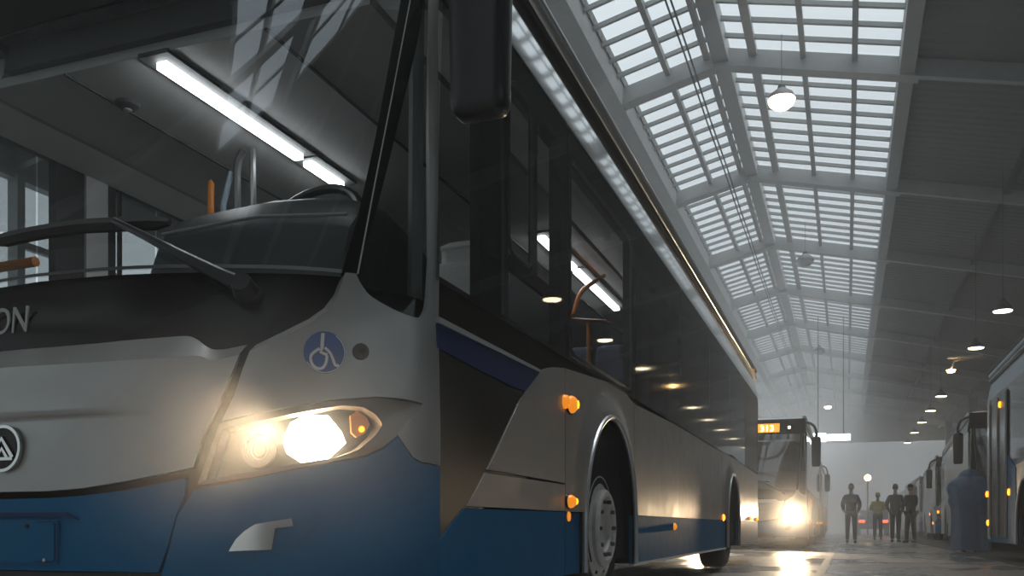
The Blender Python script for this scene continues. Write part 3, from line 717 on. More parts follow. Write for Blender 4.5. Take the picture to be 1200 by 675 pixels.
    ub.build('underbody', M['dark'], R)
    MB().box(-1.1, .1, 6.9, 7.6, .14, .3).build('exhaust_box', M['steel_dark'], R, bevel=.02)
    return R

BUS = build_bus('bus')
BX, BY = -2.575, 2.2
BUS.location = (BX, BY, 0)
tag(BUS, 'large silver and blue bus with a round wheelchair sticker above its glaring headlight', 'bus', 'city buses')

def spot(parent, loc, power, size=70, tilt=8, col=(1, .74, .45), blend=.8):
    l = bpy.data.lights.new('headlight_beam', 'SPOT'); l.energy = power; l.color = col; l.spot_size = math.radians(size); l.spot_blend = blend; l.shadow_soft_size = .05
    o = bpy.data.objects.new('headlight_beam', l); COL.objects.link(o); o.parent = parent; o.location = loc
    o.rotation_euler = (math.radians(90 - tilt), 0, PI)
    return o
KIDS = {}
for o in S.objects:
    if o.parent: KIDS.setdefault(o.parent.name, []).append(o)
SKIP_FAR = {'lettering', 'dashboard', 'dashboard_trim', 'steering_wheel', 'driver_seat', 'passenger_seat', 'grab_pole', 'orange_pole', 'orange_rail', 'orange_handle', 'door_post',
            'corner_pole', 'ceiling_seam', 'strip_light', 'ceiling_spot', 'cabin_partition', 'plate_screw', 'sensor', 'access_sticker', 'sign_housing', 'low_dashboard', 'number_plate', 'plate_recess_edge'}
SKIP_SUB = {'symbol_body'}
def base(n): return n.split('.')[0]
def copy_tree(o, parent=None, skip=SKIP_FAR, swap=None):
    c = o.copy(); COL.objects.link(c)
    if parent is not None: c.parent = parent
    if swap and base(o.name) in swap and c.type == 'MESH':
        c.material_slots[0].link = 'OBJECT'; c.material_slots[0].material = swap[base(o.name)]
    for ch in KIDS.get(o.name, []):
        if base(ch.name) not in skip: copy_tree(ch, c, skip, swap)
    return c

for g in (1, -1): spot(BUS, (g * 1.02, .05, .78), 55)

# a bus behind, its number lit over the windscreen
LIT = {'main_lamp': M['head_on']}
def place_bus(x, y, rz, label, swap=None):
    b = copy_tree(BUS, None, SKIP_FAR, swap); b.location = (x, y, 0); b.rotation_euler = (0, 0, rz)
    b['label'] = label
    return b
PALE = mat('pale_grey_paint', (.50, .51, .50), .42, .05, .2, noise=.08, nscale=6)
DIM = mat('unlit_headlamp', (.5, .48, .45), .25, .6)
B313 = place_bus(-2.095, 20.3, 0, 'oncoming bus with amber 313 sign and glaring headlight behind the large bus')
sg = panel('destination_sign', [(.17, 2.60), (.70, 2.60), (.70, 2.80), (.17, 2.80)], FM(.012), M['led'], B313, th=.02)
dg = text_mesh('sign_digits', '313', .21, M['led_hi'], sg, 'CENTER', .004)
p = FM(.02)(.43, 2.62); dg.location = p; dg.rotation_euler = (math.radians(90 - 22), 0, math.radians(3)); dg.location.y -= .012
disc('top_lamp', .92, 2.70, .03, FM(.014), M['lampw'], B313)
for g in (1, -1): spot(B313, (g * 1.02, .05, .80), 1500 if g > 0 else 900, 60, 5)
SW_OFF = {'main_lamp': DIM, 'indicator_bulb': M['amber_dim']}
BLEFT = place_bus(-2.15, 35.4, 0, 'distant hazy bus mostly hidden behind the 313 bus', SW_OFF)
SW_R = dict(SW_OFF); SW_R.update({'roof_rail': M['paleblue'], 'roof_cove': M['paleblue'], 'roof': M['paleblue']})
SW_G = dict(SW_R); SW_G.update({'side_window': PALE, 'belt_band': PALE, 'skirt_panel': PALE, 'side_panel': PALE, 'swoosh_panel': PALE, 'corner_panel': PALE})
BR1 = place_bus(2.14 + W, 4.0, 0, 'nearest bus of the right row, with dark rear door and blue flank panel', SW_R)
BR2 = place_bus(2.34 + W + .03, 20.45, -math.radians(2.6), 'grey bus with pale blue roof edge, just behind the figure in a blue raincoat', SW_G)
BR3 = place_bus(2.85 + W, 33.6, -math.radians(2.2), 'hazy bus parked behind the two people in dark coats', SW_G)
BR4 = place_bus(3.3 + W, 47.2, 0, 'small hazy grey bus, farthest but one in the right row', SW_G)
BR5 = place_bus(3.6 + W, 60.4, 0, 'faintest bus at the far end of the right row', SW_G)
# rear door, window and blue panel on the near right bus
def fl(nm, o, m, off=0., par=BR1, **k): return panel(nm, o, LM(-1, off), m, par, flip=True, ds=1., dz=1., **k)
fl('corner_pillar', [(12.05, .3), (12.36, .3), (12.36, 2.5), (12.05, 2.5)], M['silver'], .006)
dr = fl('rear_door', [(10.4, .34), (12.0, .34), (12.0, 2.45), (10.4, 2.45)], M['gloss_black'], .012)
for a in (10.43, 11.2, 11.97):
    MB().box(-W - .03, -W - .01, a - .015, a + .015, .36, 2.43).build('door_rail', M['steel'], dr)
fl('blue_panel', [(9.62, .3), (10.36, .3), (10.36, 1.5), (9.75, 1.3)], M['blue'], .01)
for d, z in ((10.2, .98), (11.0, 2.3), (12.2, .56), (12.3, 1.02)):
    MB().lathe([(.05, 0), (.045, -.02), (0, -.03)], 14, 'X', Matrix.Translation((-W - .012, d, z))).build('marker_lamp', M['amber_on'], BR1)
for b in (BR2, BR3):
    for d, z in ((2.2, .62), (4.8, .98)):
        MB().lathe([(.045, 0), (.04, -.02), (0, -.03)], 14, 'X', Matrix.Translation((-W - .002, d, z))).build('marker_lamp', M['amber_on'], b)
    disc('front_marker', -1.3, 1.0, .05, FM(.02), M['amber_on'], b)

# ------------------------------------------------------------------ the hall
RX, RZ, SL = -2.34, 10., .235
XL, XR, LWALL, RWALL, Y0H, Y1H = -4.37, 1.05, -14., 12., -25.06, 73.64
BAY = 6.17; YB = [18.3 + BAY * k for k in range(-7, 10)]
def rz_(x): return RZ - SL * abs(x - RX)
fo = MB().box(LWALL - .3, RWALL + .3, Y0H - .3, Y1H + .3, -.2, 0).build('floor', M['floor']); struct(fo)
XO = -6.1; YS0, YS1 = -5.9, -1.4                                       # outer edge of the left glazing; unseen solid bay added to cut windscreen reflections
def roofslab(nm, xa, xb, y0=Y0H - .3, y1=Y1H + .3):
    mb = MB().prism([(xa, rz_(xa)), (xb, rz_(xb)), (xb, rz_(xb) + .18), (xa, rz_(xa) + .18)], y0, y1, 'Y')
    return struct(mb.build(nm, M['roof']))
roofslab('ceiling', XR + .12, RWALL + .3); LX0, LX1, LY0, LY1 = -12.6, -8.8, -21., -2.2
roofslab('ceiling', LX1, XO); roofslab('ceiling', LWALL - .3, LX0); roofslab('ceiling', LX0, LX1, Y0H - .3, LY0); roofslab('ceiling', LX0, LX1, LY1); roofslab('ceiling', XO, RX, YS0, YS1); roofslab('ceiling', RX, XR + .13, YS0, YS1)
roofslab('ceiling', -4.62, XL + .1)
wl_z0, wl_z1 = 1.6, 6.8
w = MB().box(LWALL - .3, LWALL, Y0H, Y1H, 0, wl_z0); w.box(LWALL - .3, LWALL, Y0H, Y1H, wl_z1, rz_(LWALL) + .1)
struct(w.build('wall_left', M['wall']))
w = MB().box(RWALL, RWALL + .3, Y0H, 22, 0, 2.4); w.box(RWALL, RWALL + .3, Y0H, 22, 6.2, rz_(RWALL) + .1); w.box(RWALL, RWALL + .3, 22, Y1H, 0, rz_(RWALL) + .1)
struct(w.build('wall_right', M['wall']))
wb = MB()
for k in range(20): wb.box(RWALL - .06, RWALL + .06, Y0H + k * 2.45, Y0H + k * 2.45 + .1, 2.4, 6.2)
for z in (2.4, 3.7, 5.0, 6.2): wb.box(RWALL - .05, RWALL + .05, Y0H, 22, z - .05, z + .05)
wr = struct(wb.build('window_2', M['steel']))  # unseen window band, added to light the bus flank and corner
struct(MB().box(RWALL + .1, RWALL + .11, Y0H, 22, 2.4, 6.2).build('window_glass', M['roofglass'], wr))
for nm, y0, y1 in (('wall_back', Y1H, Y1H + .3), ('wall_front', Y0H - .3, Y0H)):
    if nm == 'wall_back': wp_ = [(LWALL - .3, 0), (-10, 0), (-10, 6.9), (9, 6.9), (9, 0), (RWALL + .3, 0), (RWALL + .3, rz_(RWALL) + .15), (RX, RZ + .2), (LWALL - .3, rz_(LWALL) + .15)]
    else: wp_ = [(LWALL - .3, 0), (-9, 0), (-9, 6.0), (4, 6.0), (4, 0), (RWALL + .3, 0), (RWALL + .3, rz_(RWALL) + .15), (RX, RZ + .2), (LWALL - .3, rz_(LWALL) + .15)]  # open gate behind the camera, added to light the bus front
    struct(MB().prism(wp_, y0, y1, 'Y').build(nm, M['wall']))
# left wall glazing with bars
wb = MB()
for i in range(-7, 10):
    y = 18.3 + BAY * i; wb.box(LWALL - .12, LWALL + .12, y - .08, y + .08, 0, wl_z1)
    for k in range(1, 5): wb.box(LWALL - .05, LWALL + .03, y + k * BAY / 5 - .03, y + k * BAY / 5 + .03, wl_z0, wl_z1)
for z in (wl_z0, 4.5, 5.6, wl_z1): wb.box(LWALL - .06, LWALL + .05, Y0H, Y1H, z - .06, z + .06)
struct(wb.build('window_1', M['steel']))
wg = struct(MB().box(LWALL - .16, LWALL - .15, Y0H, Y1H, wl_z0, wl_z1).build('window_glass', M['roofglass'])); wg.parent = bpy.data.objects['window_1']; 
# skylight: one glazed unit per bay and slope
RAFT_R = [-1.72, -.78, .145]; RAFT_L = [-3.39, -2.62]
wn = 3
GLAZED = []
for a_, b_ in zip(YB, YB[1:]):
    cuts = [(a_, b_)] if not (a_ < YS0 < b_) else [(a_, YS0), (YS0, YS1), (YS1, b_)]
    GLAZED += cuts
for ya, yb in GLAZED:
    solid = abs(ya - YS0) < .01
    for side, xa, xb, raft in (('O', XO, -4.62, [-5.4]), ('L', XL, RX, RAFT_L), ('R', RX, XR, RAFT_R)):
        if solid: continue
        mb = MB()
        def bar(xs, y0, y1, w, h, dz=0.):
            mb.prism([(xs - w / 2, rz_(xs) - h + dz), (xs + w / 2, rz_(xs) - h + dz), (xs + w / 2, rz_(xs) + dz), (xs - w / 2, rz_(xs) + dz)], y0, y1, 'Y')
        for x in raft: bar(x, ya, yb, .10 if x != -1.72 else .16, .14)
        for k in range(1, 10):
            y = yb - BAY * k / 10
            if y < ya + .05: continue
            mb.prism([(xa, rz_(xa) - .07), (xb, rz_(xb) - .07), (xb, rz_(xb) + .01), (xa, rz_(xa) + .01)], y - .033, y + .033, 'Y')
        wo = struct(mb.build('window_%d' % wn, M['steel'])); wn += 1
        gp = MB().add([(xa, ya, rz_(xa) + .02), (xb, ya, rz_(xb) + .02), (xb, yb, rz_(xb) + .02), (xa, yb, rz_(xa) + .02)], [(0, 1, 2, 3)]).build('window_glass', M['roofglass'], wo)
        gp['kind'] = 'structure'
lb_ = MB()  # unseen rooflight in the left roof, added to brighten the bus front
for k in range(25): lb_.prism([(LX0, rz_(LX0) - .07), (LX1, rz_(LX1) - .07), (LX1, rz_(LX1) + .01), (LX0, rz_(LX0) + .01)], LY0 + k * (LY1 - LY0) / 24 - .03, LY0 + k * (LY1 - LY0) / 24 + .03, 'Y')
for x in (-11.3, -10.1): lb_.prism([(x - .05, rz_(x) - .14), (x + .05, rz_(x) - .14), (x + .05, rz_(x)), (x - .05, rz_(x))], LY0, LY1, 'Y')
lw = struct(lb_.build('window_%d' % wn, M['steel'])); wn += 1
struct(MB().add([(LX0, LY0, rz_(LX0) + .02), (LX1, LY0, rz_(LX1) + .02), (LX1, LY1, rz_(LX1) + .02), (LX0, LY1, rz_(LX0) + .02)], [(0, 1, 2, 3)]).build('window_glass', M['roofglass'], lw))
tn = 1
for y in YB:                                                          # trusses
    mb = MB()
    pr = lambda xa, xb, h0, h1, w: mb.prism([(xa, rz_(xa) - h1), (xb, rz_(xb) - h1), (xb, rz_(xb) - h0), (xa, rz_(xa) - h0)], y - w / 2, y + w / 2, 'Y')
    pr(XO, RX, 0, .36, .16); pr(RX, XR + .2, 0, .36, .16)
    pr(XL - .2, RX, .34, .38, .30); pr(RX, XR + .2, .34, .38, .30)
    pr(XR, RWALL, 0.01, .34, .14); pr(LWALL, XL, 0.01, .34, .14)
    struct(mb.build('trim_%d' % tn, M['steel'])); tn += 1
for x, w, h in ((RX, .30, .30), (-4.47, .34, .40), (XR, .26, .34)):         # ridge beam and edge girders
    mb = MB().prism([(x - w / 2, rz_(x) - h), (x + w / 2, rz_(x) - h), (x + w / 2, rz_(x) + .1), (x - w / 2, rz_(x) + .1)], Y0H, Y1H, 'Y')
    struct(mb.build('trim_%d' % tn, M['steel'])); tn += 1
for x in (3.6, 6.4, 9.2):
    struct(MB().box(x - .06, x + .06, Y0H, Y1H, rz_(x) - .16, rz_(x) - .0).build('trim_%d' % tn, M['steel_dark'])); tn += 1
for y in YB[5::2]:                                                     # columns behind the right row
    mb = MB().box(6.3, 6.36, y - .15, y + .15, 0, rz_(6.4) - .3); mb.box(6.64, 6.7, y - .15, y + .15, 0, rz_(6.4) - .3); mb.box(6.36, 6.64, y - .02, y + .02, 0, rz_(6.4) - .3)
    struct(mb.build('trim_%d' % tn, M['steel_dark'])); tn += 1
cb_ = MB()
for x in (-2.80, -2.88): cb_.tube([(x, Y0H + .2 + k * 3.0, rz_(x) - .42 - (.05 if k % 2 else 0)) for k in range(33)], .018, 6)
tag(cb_.build('overhead_cable', M['steel_dark']), 'pair of dark cables running along the skylight just left of its ridge', 'cable')
# floor markings
ln = MB().box(-.31, -.21, 6, 60, .0, .004); struct(ln.build('floor_line', mat('worn_floor_paint', (.33, .32, .29), .5, noise=.35, nscale=5)), 'worn pale line painted along the aisle')
jm = MB()
for y in (13.4, 18.0, 24.5, 33): jm.box(-.1, 11, y, y + .05, 0, .003)
struct(jm.build('floor_joint', M['steel_dark']), 'dark joint across the aisle')
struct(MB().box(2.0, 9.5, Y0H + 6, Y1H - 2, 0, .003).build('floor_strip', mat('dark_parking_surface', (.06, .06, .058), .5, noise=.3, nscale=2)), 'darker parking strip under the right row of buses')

# ------------------------------------------------------------------ lamps
def pendant(x, y, z, label, lit, grp, r=.22, big=True):
    t = empty('pendant_lamp', (x, y, z)); tag(t, label, 'lamp', grp)
    MB().lathe([(r * .25, .26), (r * .3, .20), (r * .8, .10), (r, .0), (r * .97, .0), (r * .75, .09)], 24).build('lamp_shade', M['steel_dark'], t)
    if big: MB().lathe([(0, -.17), (r * .5, -.155), (r * .82, -.09), (r * .93, .0), (r * .8, .05)], 24).build('bulb', M['lampbig'] if lit else M['lampoff'], t)
    else: MB().lathe([(0, -.01), (r * .9, -.012), (r * .94, .02)], 24).build('bulb', M['lampw'] if lit else M['lampoff'], t)
    MB().tube([(0, 0, .2), (0, 0, rz_(x) - .15 - z)], .006, 6).build('lamp_rod', M['steel_dark'], t)
    return t
pn = ['glowing pendant lamp hanging nearest under the skylight', 'dark unlit pendant lamp under the skylight, second along its row', 'faint unlit pendant lamp third along the skylight row', 'small lit pendant lamp farthest along the skylight row']
for (y, lit), lb in zip(((17.3, 1), (28.2, 0), (43, 0), (63, 1)), pn):
    pendant(-1.12 if y < 20 else -1.15, y, 8.35 if y < 20 else 8.4, lb, lit, 'pendant lamps under the skylight', .26)
rl = ['warm lamp over the right row, biggest and highest of those in view', 'second warm lamp over the right row, above the grey bus', 'third warm lamp over the right row, just past the bracket arm', 'fourth warm lamp over the right row', 'fifth warm lamp over the right row', 'sixth warm lamp over the right row', 'seventh and smallest warm lamp over the right row',
      'warm lamp over the right row above the nearest bus']
for y, lb in zip((22.9, 27.4, 37.1, 41.6, 46.1, 51, 57, 18.4), rl):
    pendant(3.3, y, 5.35, lb, 1, 'warm lamps over the right row', .21, False)
t = empty('bracket_lamp', (3.1, 31.6, 5.45)); tag(t, 'small orange lamp on a bracket arm above the grey bus', 'lamp')
MB().lathe([(0, -.1), (.1, -.08), (.14, 0), (0, .04)], 16).build('bulb', M['lampo'], t)
MB().tube([(0, 0, .03), (.1, 0, .30), (1.0, 0, .35), (3.2, 0, .05)], .03, 8).build('bracket_arm', M['steel'], t)
MB().box(-.1, .9, -.12, .12, .36, .42).build('lamp_hood', M['lampoff'], t, bevel=.02)
t = empty('post_lamp', (1.1, 53.7, 0)); tag(t, 'round orange lamp on a thin post at the hazy far end of the aisle', 'lamp')
MB().lathe([(0, 3.0), (.13, 3.06), (.19, 3.2), (.13, 3.34), (0, 3.4)], 20).build('globe', M['lampo'], t)
MB().tube([(0, 0, 0), (0, 0, 3.02)], .04, 8).build('post', M['steel_dark'], t)
t = empty('light_box', (-.62, 40, 4.05)); tag(t, 'long white lit panel hanging across the far end of the hall', 'lit panel')
MB().box(-.7, -.18, -.06, .06, .0, .36).build('panel_face', M['lightbox'], t, bevel=.01)
MB().box(-.14, .78, -.06, .06, .03, .30).build('panel_face', M['lightbox'], t, bevel=.01)
MB().tube([(-.5, 0, .34), (-.5, 0, 5.3)], .02, 6).build('hanger', M['steel_dark'], t)
MB().tube([(.5, 0, .28), (.5, 0, 5.2)], .02, 6).build('hanger', M['steel_dark'], t)

# ------------------------------------------------------------------ a car far down the aisle
car = empty('car', (1.45, 58, 0)); tag(car, 'dark hazy car with a red tail light behind the lone walking man', 'car')
sd = catmull([(-2.0, .35), (-2.05, .8), (-1.6, .95), (-.9, 1.02), (-.3, 1.42), (.9, 1.46), (1.7, 1.05), (2.05, .95), (2.1, .35)], 4)
MB().prism(sd, -.85, .85, 'X').build('car_body', M['redcar'], car, bevel=.06)
MB().box(-.65, .65, -2.0, -1.0, 1.02, 1.06).build('car_hatch', M['redcar'], car)
for x in (-1, 1):
    MB().box(x * .62 - .17, x * .62 + .17, -2.12, -2.02, .72, .88).build('tail_lamp', M['red_on'], car, bevel=.02)
    for y in (-1.3, 1.35): MB().lathe([(0, -.1), (.3, -.1), (.33, -.05), (.33, .05), (.3, .1), (0, .1)], 24, 'X', Matrix.Translation((x * .78, y, .33))).build('wheel', M['rubber'], car)
    MB().prism([(-.75, 1.02), (-.28, 1.36), (.85, 1.38), (1.4, 1.05)], x * .86 - .01, x * .86 + .01, 'X').build('side_window', M['gloss_black'], car)

# ------------------------------------------------------------------ people
def skin_mesh(name, verts, edges, radii, m, parent, root=0, sub=2):
    me = bpy.data.meshes.new(name); me.from_pydata(verts, edges, [])
    o = link(name, me, parent, m)
    sk = o.modifiers.new('skin', 'SKIN'); sk.use_smooth_shade = True
    for i, r in enumerate(radii):
        d = me.skin_vertices[0].data[i]; d.radius = r if isinstance(r, tuple) else (r, r); d.use_root = (i == root)
    sb = o.modifiers.new('subd', 'SUBSURF'); sb.levels = sub; sb.render_levels = sub
    return o
def person(name, loc, rz, H, label, stride=.12, jacket='cloth_black', trousers='cloth_black', hat=None, arms='down', vest=False):
    R = empty(name, loc, rz); tag(R, label, 'person', 'people in the aisle')
    k = H / 1.78
    V = lambda *p: tuple(c * k for c in p)
    # facing -Y locally; stride puts one foot ahead
    J = {'pel': (0, 0, .95), 'waist': (0, 0, 1.10), 'chest': (0, .0, 1.30), 'neck0': (0, .01, 1.45), 'neck1': (0, .0, 1.53), 'head': (0, -.01, 1.60)}
    for s, g in (('l', -1), ('r', 1)):
        J['hip' + s] = (g * .09, 0, .90); J['knee' + s] = (g * .10, -.5 * g * stride - .02, .50); J['ank' + s] = (g * .105, -g * stride + (.0), .09); J['toe' + s] = (g * .12, -g * stride - .13, .035)
        J['sh' + s] = (g * .175, .015, 1.385)
        if arms == 'pocket': J['el' + s] = (g * .24, .08, 1.15); J['wr' + s] = (g * .20, -.05, .96); J['hd' + s] = (g * .17, -.09, .91)
        elif arms == 'front': J['el' + s] = (g * .25, -.03, 1.15); J['wr' + s] = (g * .12, -.22, 1.17); J['hd' + s] = (g * .05, -.26, 1.19)
        else: J['el' + s] = (g * .235, .03 + g * stride * .3, 1.13); J['wr' + s] = (g * .245, -.03 + g * stride * .6, .90); J['hd' + s] = (g * .243, -.06 + g * stride * .6, .82)
    def chain(keys_edges, rad):
        keys = []
        for a, b in keys_edges:
            for q in (a, b):
                if q not in keys: keys.append(q)
        return [V(*J[q]) for q in keys], [(keys.index(a), keys.index(b)) for a, b in keys_edges], [tuple(c * k for c in rad[q]) if isinstance(rad[q], tuple) else rad[q] * k for q in keys]
    E = [('pel', 'waist'), ('waist', 'chest'), ('chest', 'neck0'), ('neck0', 'neck1'), ('neck1', 'head')]
    for s in 'lr': E += [('pel', 'hip' + s), ('hip' + s, 'knee' + s), ('knee' + s, 'ank' + s), ('ank' + s, 'toe' + s), ('chest', 'sh' + s), ('sh' + s, 'el' + s), ('el' + s, 'wr' + s), ('wr' + s, 'hd' + s)]
    # fingers: four of unequal length and a thumb on each hand
    rad = {'pel': (.14, .10), 'waist': (.125, .09), 'chest': (.15, .10), 'neck0': .07, 'neck1': .055, 'head': .055}
    for s, g in (('l', -1), ('r', 1)):
        rad.update({'hip' + s: .085, 'knee' + s: .055, 'ank' + s: .038, 'toe' + s: .035, 'sh' + s: .045, 'el' + s: .043, 'wr' + s: .028, 'hd' + s: (.036, .02)})
        hd = Vector(J['hd' + s]); dv = (hd - Vector(J['wr' + s])).normalized(); side = Vector((0, -1, 0)) if abs(dv.y) < .8 else Vector((g, 0, 0)); inn = Vector((-g, 0, 0))
        for f, (o, L) in enumerate(((.027, .070), (.009, .080), (-.009, .074), (-.026, .058))):
            a, b, c = 'f%s%d' % (s, f), 'g%s%d' % (s, f), 'h%s%d' % (s, f)
            J[a] = tuple(hd + side * o + dv * .03); J[b] = tuple(hd + side * o + dv * (.03 + L * .5) + inn * .012); J[c] = tuple(hd + side * o * .95 + dv * (.03 + L * .9) + inn * .035)
            E += [('hd' + s, a), (a, b), (b, c)]; rad.update({a: .0095, b: .009, c: .0075})
        a, b = 't%s' % s, 'u%s' % s
        J[a] = tuple(hd + side * .045 - dv * .01 + inn * .012); J[b] = tuple(hd + side * .06 + dv * .035 + inn * .025)
        E += [('hd' + s, a), (a, b)]; rad.update({a: .012, b: .009})
    v, e, r = chain(E, rad)
    skin_mesh('body', v, e, r, M['skin'], R)
    # head with face
    hb = MB(); vs = []; n = 20; rows = 16
    for i in range(rows + 1):
        ph = PI * i / rows; z = math.cos(ph)
        for j in range(n):
            th = 2 * PI * j / n; x, y = math.sin(ph) * math.sin(th), -math.sin(ph) * math.cos(th)
            px, py, pz = x * .075, y * .095, z * .118
            if pz < 0: px *= 1 - .28 * (-z); py *= 1 - .12 * (-z)
            if y < -.6 and abs(x) < .22 and -.35 < z < .12: py -= .022 * (1 - abs(x) / .22) * (1 - abs(z + .18) / .32 if abs(z + .18) < .32 else 0)
            if y < -.5 and .02 < z < .22 and .2 < abs(x) < .55: py += .008
            if y < -.6 and -.62 < z < -.45 and abs(x) < .35: py -= .005
            vs.append(V(px, py - .012, pz + 1.665))
    hb.add(vs, [(i * n + j, i * n + (j + 1) % n, (i + 1) * n + (j + 1) % n, (i + 1) * n + j) for i in range(rows) for j in range(n)], True)
    for g in (-1, 1): hb.lathe([(0, .012 * k), (.022 * k, .008 * k), (.026 * k, -.006 * k), (.012 * k, -.012 * k)], 12, 'X', Matrix.Translation(V(g * .074, .0, 1.655)) @ Matrix.Scale(1.3, 4, (0, 0, 1)))
    head = hb.build('head', M['skin'], R)
    ey = MB()
    for g in (-1, 1): ey.lathe([(0, -.012 * k), (.008 * k, -.009 * k), (.011 * k, 0)], 10, 'Y', Matrix.Translation(V(g * .031, -.094, 1.672)))
    ey.build('eyes', M['shoe'], head)
    MB().box(-.024 * k, .024 * k, -.103 * k, -.09 * k, 1.604 * k, 1.611 * k).build('mouth', M['cloth_grey'], head)
    hm = MB()
    if hat == 'cap':
        hm.lathe([(.088 * k, 1.69 * k), (.09 * k, 1.72 * k), (.08 * k, 1.765 * k), (.05 * k, 1.79 * k), (0, 1.797 * k)], 20, 'Z', Matrix.Translation((0, -.008 * k, 0)))
        hm.prism([tuple(c * k for c in q) for q in ((-.075, -.06), (-.05, -.15), (.05, -.15), (.075, -.06))], 1.69 * k, 1.70 * k, 'Z')
        hm.build('cap', M[jacket], R)
    else:
        hv = []
        for i in range(11):
            ph = PI * .62 * i / 10; z = math.cos(ph)
            for j in range(n):
                th = 2 * PI * j / n; x, y = math.sin(ph) * math.sin(th), -math.sin(ph) * math.cos(th)
                lift = .055 if (y < -.15 and z < .35) else 0
                hv.append(V(x * .082, y * (.10 if y > 0 else .097) - .006 + (lift * .4 if lift else 0), max(z * .124, -.06 + lift * 1.6) + 1.67))
        hm.add(hv, [(i * n + j, i * n + (j + 1) % n, (i + 1) * n + (j + 1) % n, (i + 1) * n + j) for i in range(10) for j in range(n)], True).build('hair', M['hair'], R)
    # clothes
    JE = [('pel', 'waist'), ('waist', 'chest'), ('chest', 'neck0')]
    for s in 'lr': JE += [('chest', 'sh' + s), ('sh' + s, 'el' + s), ('el' + s, 'wr' + s)]
    jr = {'pel': (.175, .135), 'waist': (.16, .12), 'chest': (.175, .13), 'neck0': (.10, .09)}
    for s in 'lr': jr.update({'sh' + s: .088, 'el' + s: .066, 'wr' + s: .046})
    JP = dict(J); J['pel'] = (0, 0, .86)
    v, e, r = chain(JE, jr); jk = skin_mesh('jacket', v, e, r, M[jacket], R)
    J.update(JP)
    TE = []; tr = {'pel': (.15, .11)}
    for s in 'lr': TE += [('pel', 'hip' + s), ('hip' + s, 'knee' + s), ('knee' + s, 'ank' + s)]; tr.update({'hip' + s: .10, 'knee' + s: .072, 'ank' + s: .058})
    v, e, r = chain(TE, tr); skin_mesh('trousers', v, e, r, M[trousers], R)
    for s in 'lr':
        a, t = Vector(J['ank' + s]), Vector(J['toe' + s])
        v = [V(a.x, a.y + .05, .045), V(a.x, a.y, .07), V(t.x, t.y + .03, .045), V(t.x, t.y - .02, .035)]
        skin_mesh('shoe', v, [(0, 1), (1, 2), (2, 3)], [.042 * k, .05 * k, .043 * k, .03 * k], M['shoe'], R, 1, 1)
    if vest:
        for z in (1.05, 1.2):
            MB().tube([V(.182 * math.cos(a), .137 * math.sin(a), z) for a in [2 * PI * i / 24 for i in range(24)]], .016 * k, 6, True).build('reflective_band', M['band'], R)
    return R
person('person', (.13, 28.8, 0), 0, 1.78, 'lone man in dark clothes walking in the middle of the aisle', .16, 'cloth_black', 'cloth_navy', None, 'pocket')
person('person', (1.07, 35.6, 0), PI, 1.74, 'person in a yellow high visibility jacket and cap seen from behind', .08, 'hivis', 'cloth_black', 'cap', 'front', True)
person('person', (1.42, 30.4, 0), PI * .9, 1.82, 'person in a grey coat beside the right row of buses, left of a capped companion', .07, 'cloth_grey', 'cloth_black', None, 'pocket')
person('person', (1.80, 29.4, 0), -PI * .75, 1.76, 'broad person in a dark coat close beside the right row of buses', .06, 'cloth_navy', 'cloth_navy', 'cap', 'front')
# figure in a blue raincoat
pr_ = person('person', (2.22, 19.3, 0), PI, 1.56, 'stooped figure in a long blue raincoat with its hood up, standing before the grey bus', .05, 'cloth_navy', 'cloth_navy', None, 'front')
rc = MB(); n = 40; vs = []
pf = [(.05, .35, .30), (.25, .335, .295), (.55, .315, .28), (.85, .33, .29), (.98, .375, .32), (1.08, .36, .315), (1.20, .395, .33), (1.30, .385, .315), (1.38, .335, .28), (1.43, .26, .23), (1.465, .20, .20), (1.50, .185, .20), (1.55, .155, .175), (1.59, .09, .11), (1.605, .02, .02)]
for i, (z, rx, ry) in enumerate(pf):
    for j in range(n):
        a = 2 * PI * j / n; w_ = 1 + (.045 * math.sin(7 * a + z * 2) + .03 * math.sin(13 * a + 3 * z)) * max(.15, 1 - z / 1.5)
        vs.append((rx * w_ * math.cos(a), ry * w_ * math.sin(a) - (.07 * sstep(.9, 1.5, z)), z))
rc.add(vs, [(i * n + j, i * n + (j + 1) % n, (i + 1) * n + (j + 1) % n, (i + 1) * n + j) for i in range(len(pf) - 1) for j in range(n)], True).build('raincoat', M['poncho'], pr_)

# ------------------------------------------------------------------ haze
def haze(name, label, x0, x1, y0, y1, dens, cap=None):
    e = .12; m = bpy.data.materials.new(name); m.use_nodes = True; nt = m.node_tree; nt.nodes.clear()
    o = nt.nodes.new('ShaderNodeOutputMaterial'); v = nt.nodes.new('ShaderNodeVolumeScatter'); v.inputs['Density'].default_value = dens
    v.inputs['Color'].default_value = (.99, .99, .985, 1); v.inputs['Anisotropy'].default_value = .2
    nt.links.new(v.outputs[0], o.inputs['Volume'])
    top = [(x1, rz_(x1) - .05)] + ([(RX, RZ - .05)] if x0 < RX < x1 else []) + [(x0, rz_(x0) - .05)]
    if cap: top = [(x1, cap), (x0, cap)]
    h = MB().prism([(x0, .006), (x1, .006)] + top, y0, y1, 'Y').build(name, m)
    return tag(h, label, 'haze', kind='stuff')
haze('haze', 'faint clear-looking haze around the large bus and the camera', LWALL + .12, RWALL - .12, Y0H + .12, 7.0, .004)
haze('haze', 'thin misty haze filling the hall beyond the front wheel of the large bus', LWALL + .12, RWALL - .12, 7.0, Y1H - .12, .0135)
haze('mist', 'pale mist hanging under the far skylight', -6.0, 1.2, 22.0, Y1H - .15, .010)
haze('mist', 'thick low mist over the far end of the aisle behind the people', LWALL + .2, RWALL - .2, 36.6, Y1H - .2, .030, 6.2)

